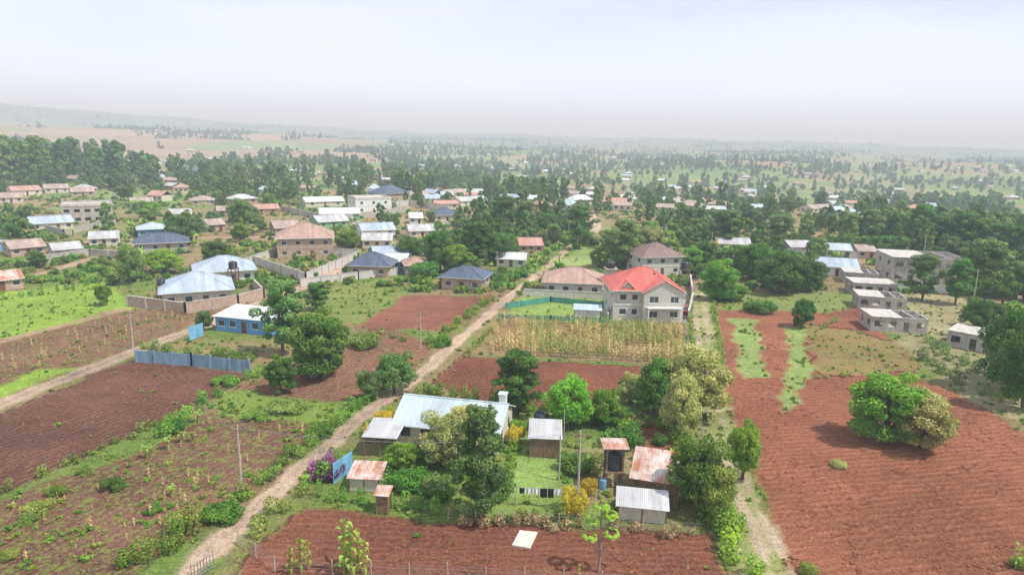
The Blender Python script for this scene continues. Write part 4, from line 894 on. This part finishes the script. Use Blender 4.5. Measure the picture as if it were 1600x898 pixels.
# ---------------------------------------------------------------- scattered vegetation
KP=np.array(KEEP)
def clear(P,extra=0,front=False):
    ok=np.ones(len(P),bool)
    for i,(x,y,r) in enumerate(KP):
        ok&=(P[:,0]-x)**2+(P[:,1]-y)**2>(r+extra)**2
        if front:
            D=hypot(x,y);ux,uy=x/D,y/D;dx=P[:,0]-x;dy=P[:,1]-y;al=-(dx*ux+dy*uy);la=np.abs(dx*uy-dy*ux)
            reach=min(50,.09*D+ (14 if i<NK else -6));ok&=~((al>0)&(al<reach)&(la<r*.7))
    return ok
def cands(n,y0,y1,sp=.95,seed=0):
    y=np.exp(rng.uniform(math.log(y0),math.log(y1),n));x=rng.uniform(-sp,sp,n)*y;return np.c_[x,y]
def place(P,kinds):
    z=hgt(P[:,0],P[:,1])-.1;c=rng.random(len(P));acc=0
    for name,me,pr,lo,hi in kinds:
        k=(c>=acc)&(c<acc+pr);acc+=pr
        scatter(name,me,np.c_[P[k],z[k]],rng.uniform(lo,hi,k.sum()),'tree_form')
P=cands(2800,185,430,.85);c_,w_,a_,p_,op=eval_ground(P)
dn=fbm(P[:,0]/34,P[:,1]/34,3);az=np.arctan2(P[:,0],P[:,1])
thr=.50+.04*((az<-.12)&(P[:,1]<330))-.05*(az>.25)
k=(op<.3)&(dn>thr)&clear(P,0,True)
k&=~((P[:,1]<215)&(az<-.05));k&=~((P[:,1]<190)&(az<.1));P1=P[k]
place(P1,[('village_trees',tmesh('mango',1,0,'mango')[0],.24,4,8),('village_trees',tmesh('mango',1,1,'hedge')[0],.13,4,7),('village_trees',tmesh('euc',1,0,'euc','barkpale')[0],.18,7,14),('village_trees',tmesh('euc',1,1,'mango','barkpale')[0],.12,7,12),('village_trees',tmesh('acacia',1,0,'pale')[0],.08,3.5,6),('village_trees',tmesh('mango',1,2,'euc')[0],.25,4,9)])
P=cands(7000,150,560,.85);_,_,_,_,op=eval_ground(P);k=(op<.3)&clear(P,-1.5)&(fbm(P[:,0]/20+5,P[:,1]/20,3)>.42);P=P[k]
place(P,[('village_bushes',tmesh('bush',1,0,'hedge')[0],.30,1.,3.),('village_bushes',tmesh('bush',1,1,'weed')[0],.30,.8,2.5),('village_bushes',tmesh('bush',1,2,'mango')[0],.34,1,3.2)])
P=cands(1300,170,450,.85);_,_,_,_,op=eval_ground(P);k=(op<.3)&clear(P,-1)&(fbm(P[:,0]/25+50,P[:,1]/25,2)>.52);P=P[k];scatter('banana_grove',banana,np.c_[P,hgt(P[:,0],P[:,1])],rng.uniform(2.5,4.2,len(P)),'banana_plant_form')
P=np.vstack([cands(8200,400,1100,.92),cands(32000,1100,5200,.92)]);r=np.hypot(*P.T);az=np.arctan2(P[:,0],P[:,1])
dn=fbm(P[:,0]/(50+r*.04),P[:,1]/(50+r*.04),3);plain=(az<-.18)&(r>950)&(r<3400);opn=.05*ss(0,.15,az)*ss(430,520,r)
k=(dn>np.where(plain,.60,np.where(r<1100,.475,.445)+opn))|((rng.random(len(P))<.10)&~plain);k&=clear(P,-2,True);P=P[k]
place(P,[('distant_trees',tmesh('mango',2,0,'fardark')[0],.36,4,9),('distant_trees',tmesh('euc',2,0,'fardark')[0],.18,8,16),('distant_trees',tmesh('euc',2,1,'farlight')[0],.10,7,14),('distant_trees',tmesh('mango',2,2,'farlight')[0],.28,4,9),('distant_trees',tmesh('acacia',2,1,'pale')[0],.08,3,7)])
def lot(name,poly,n,lo,hi,lm='euc',lod=1,kind='euc'):
    pl=np.array([G(*q) for q in poly]);mn,mx=pl.min(0),pl.max(0);P=rng.uniform(mn,mx,(n,2));P=P[sdist(P,pl)>0];P=P[clear(P,-3,True)]
    for s_ in range(2):
        Q_=P[s_::2];scatter(name,tmesh(kind,lod,s_,lm if s_==0 else 'mango','barkpale')[0],np.c_[Q_,hgt(Q_[:,0],Q_[:,1])-.1],rng.uniform(lo,hi,len(Q_)),'tree_form')
lot('eucalyptus_woodlot',[(-60,296),(190,284),(180,272),(-60,274)],330,15,31)
lot('eucalyptus_woodlot',[(190,286),(330,292),(330,280),(190,274)],90,11,22);lot('eucalyptus_woodlot',[(380,290),(760,296),(760,282),(380,276)],230,9,19);lot('eucalyptus_woodlot',[(560,308),(700,310),(700,300),(560,300)],40,12,17)
lot('eucalyptus_woodlot',[(1380,396),(1660,404),(1660,384),(1380,378)],80,9,15);lot('eucalyptus_woodlot',[(760,320),(900,326),(900,306),(760,302)],60,9,16)
lot('tree_belt',[(640,402),(810,406),(830,385),(660,378)],34,5,9,'mango',1,'mango');lot('tree_belt',[(1090,440),(1280,448),(1290,412),(1100,408)],60,4,8,'mango',1,'mango');lot('tree_belt',[(880,392),(1100,396),(1100,372),(880,372)],40,4,9,'hedge',1,'mango');lot('tree_belt',[(1520,470),(1680,500),(1680,430),(1530,420)],44,4,9,'mango',1,'mango');lot('tree_belt',[(1180,404),(1420,412),(1420,392),(1180,388)],44,4,8,'mango',1,'mango')
n=60000;y=rng.uniform(36,200,n);x=rng.uniform(-.85,.85,n)*y;P=np.c_[x,y];_,w_,_,_,op=eval_ground(P)
nn=fbm(x/2.5,y/2.5,3);pr=np.clip((w_-.05)*1.5,0.02,1)*(nn>.66-.42*w_);k=(rng.random(n)<pr)&clear(P,-2.5);P=P[k];c=rng.random(len(P))
me_b=tmesh('bush',2,0,'weed')[0];me_b2=tmesh('bush',2,1,'hedge')[0]
for name,me,a,b_,lo,hi in (('grass_tufts',tuft,0,.5,.25,.6),('dry_grass_tufts',tuftd,.5,.74,.25,.6),('ground_weeds',me_b,.74,.9,.25,.65),('ground_weeds',me_b2,.9,1.,.25,.7)):
    q=P[(c>=a)&(c<b_)];scatter(name,me,np.c_[q,np.zeros(len(q))],rng.uniform(lo,hi,len(q)),'tuft_form')

# ---------------------------------------------------------------- haze, sky, sun, camera
m=bpy.data.materials.new('haze_air');m.use_nodes=True;nt=m.node_tree;nt.nodes.clear();out=nt.nodes.new('ShaderNodeOutputMaterial')
vs=nt.nodes.new('ShaderNodeVolumeScatter');vs.inputs['Color'].default_value=(.80,.90,1,1);vs.inputs['Density'].default_value=.00050;vs.inputs['Anisotropy'].default_value=.0
nt.links.new(vs.outputs[0],out.inputs['Volume'])
mb=MB();mb.box(-9800,9800,-2800,11000,-120,220);mb.obj('atmospheric_haze',[m])
sc=bpy.context.scene
w=bpy.data.worlds.new('World');sc.world=w;w.use_nodes=True;nt=w.node_tree;bg=nt.nodes['Background'];bg.inputs['Strength'].default_value=.12
SE=radians(58);SA=radians(112)
sk=nt.nodes.new('ShaderNodeTexSky');sk.sky_type='NISHITA';sk.sun_disc=False;sk.sun_elevation=SE;sk.sun_rotation=SA;sk.dust_density=2
tc=nt.nodes.new('ShaderNodeTexCoord');mp=nt.nodes.new('ShaderNodeMapping');mp.inputs['Scale'].default_value=(1.1,1.1,4.5);nt.links.new(tc.outputs['Generated'],mp.inputs[0])
n1=noise(nt,mp.outputs[0],1.7,7,.55)
cl=mixc(nt,(6.7,7.5,9.6),(8.5,8.9,9.9),mrange(nt,n1,.42,.66))
sx=nt.nodes.new('ShaderNodeSeparateXYZ');nt.links.new(tc.outputs['Generated'],sx.inputs[0])
cl=mixc(nt,(11.5,12.8,15.2),cl,mrange(nt,sx.outputs[2],0.0,.17))
cx=mixc(nt,sk.outputs[0],cl,.92);nt.links.new(cx,bg.inputs['Color'])
sd=bpy.data.lights.new('sun','SUN');sd.energy=5.0;sd.angle=radians(2.);sd.color=(1,.965,.91);so=bpy.data.objects.new('sun',sd);COL.objects.link(so)
sv=Vector((cos(SE)*sin(SA),cos(SE)*cos(SA),sin(SE)));so.rotation_euler=sv.to_track_quat('Z','Y').to_euler();so.location=sv*300
cd=bpy.data.cameras.new('camera');cam=bpy.data.objects.new('camera',cd);COL.objects.link(cam);cd.lens=24;cd.sensor_width=36;cd.clip_end=30000;cd.clip_start=.5
mw_=Matrix(((rt[0],up[0],-fw[0],0),(rt[1],up[1],-fw[1],0),(rt[2],up[2],-fw[2],CH),(0,0,0,1)));cam.matrix_world=mw_;sc.camera=cam
sc.view_settings.view_transform='Standard';sc.view_settings.look='None';sc.view_settings.exposure=0
print('OBJECTS',len(bpy.data.objects))
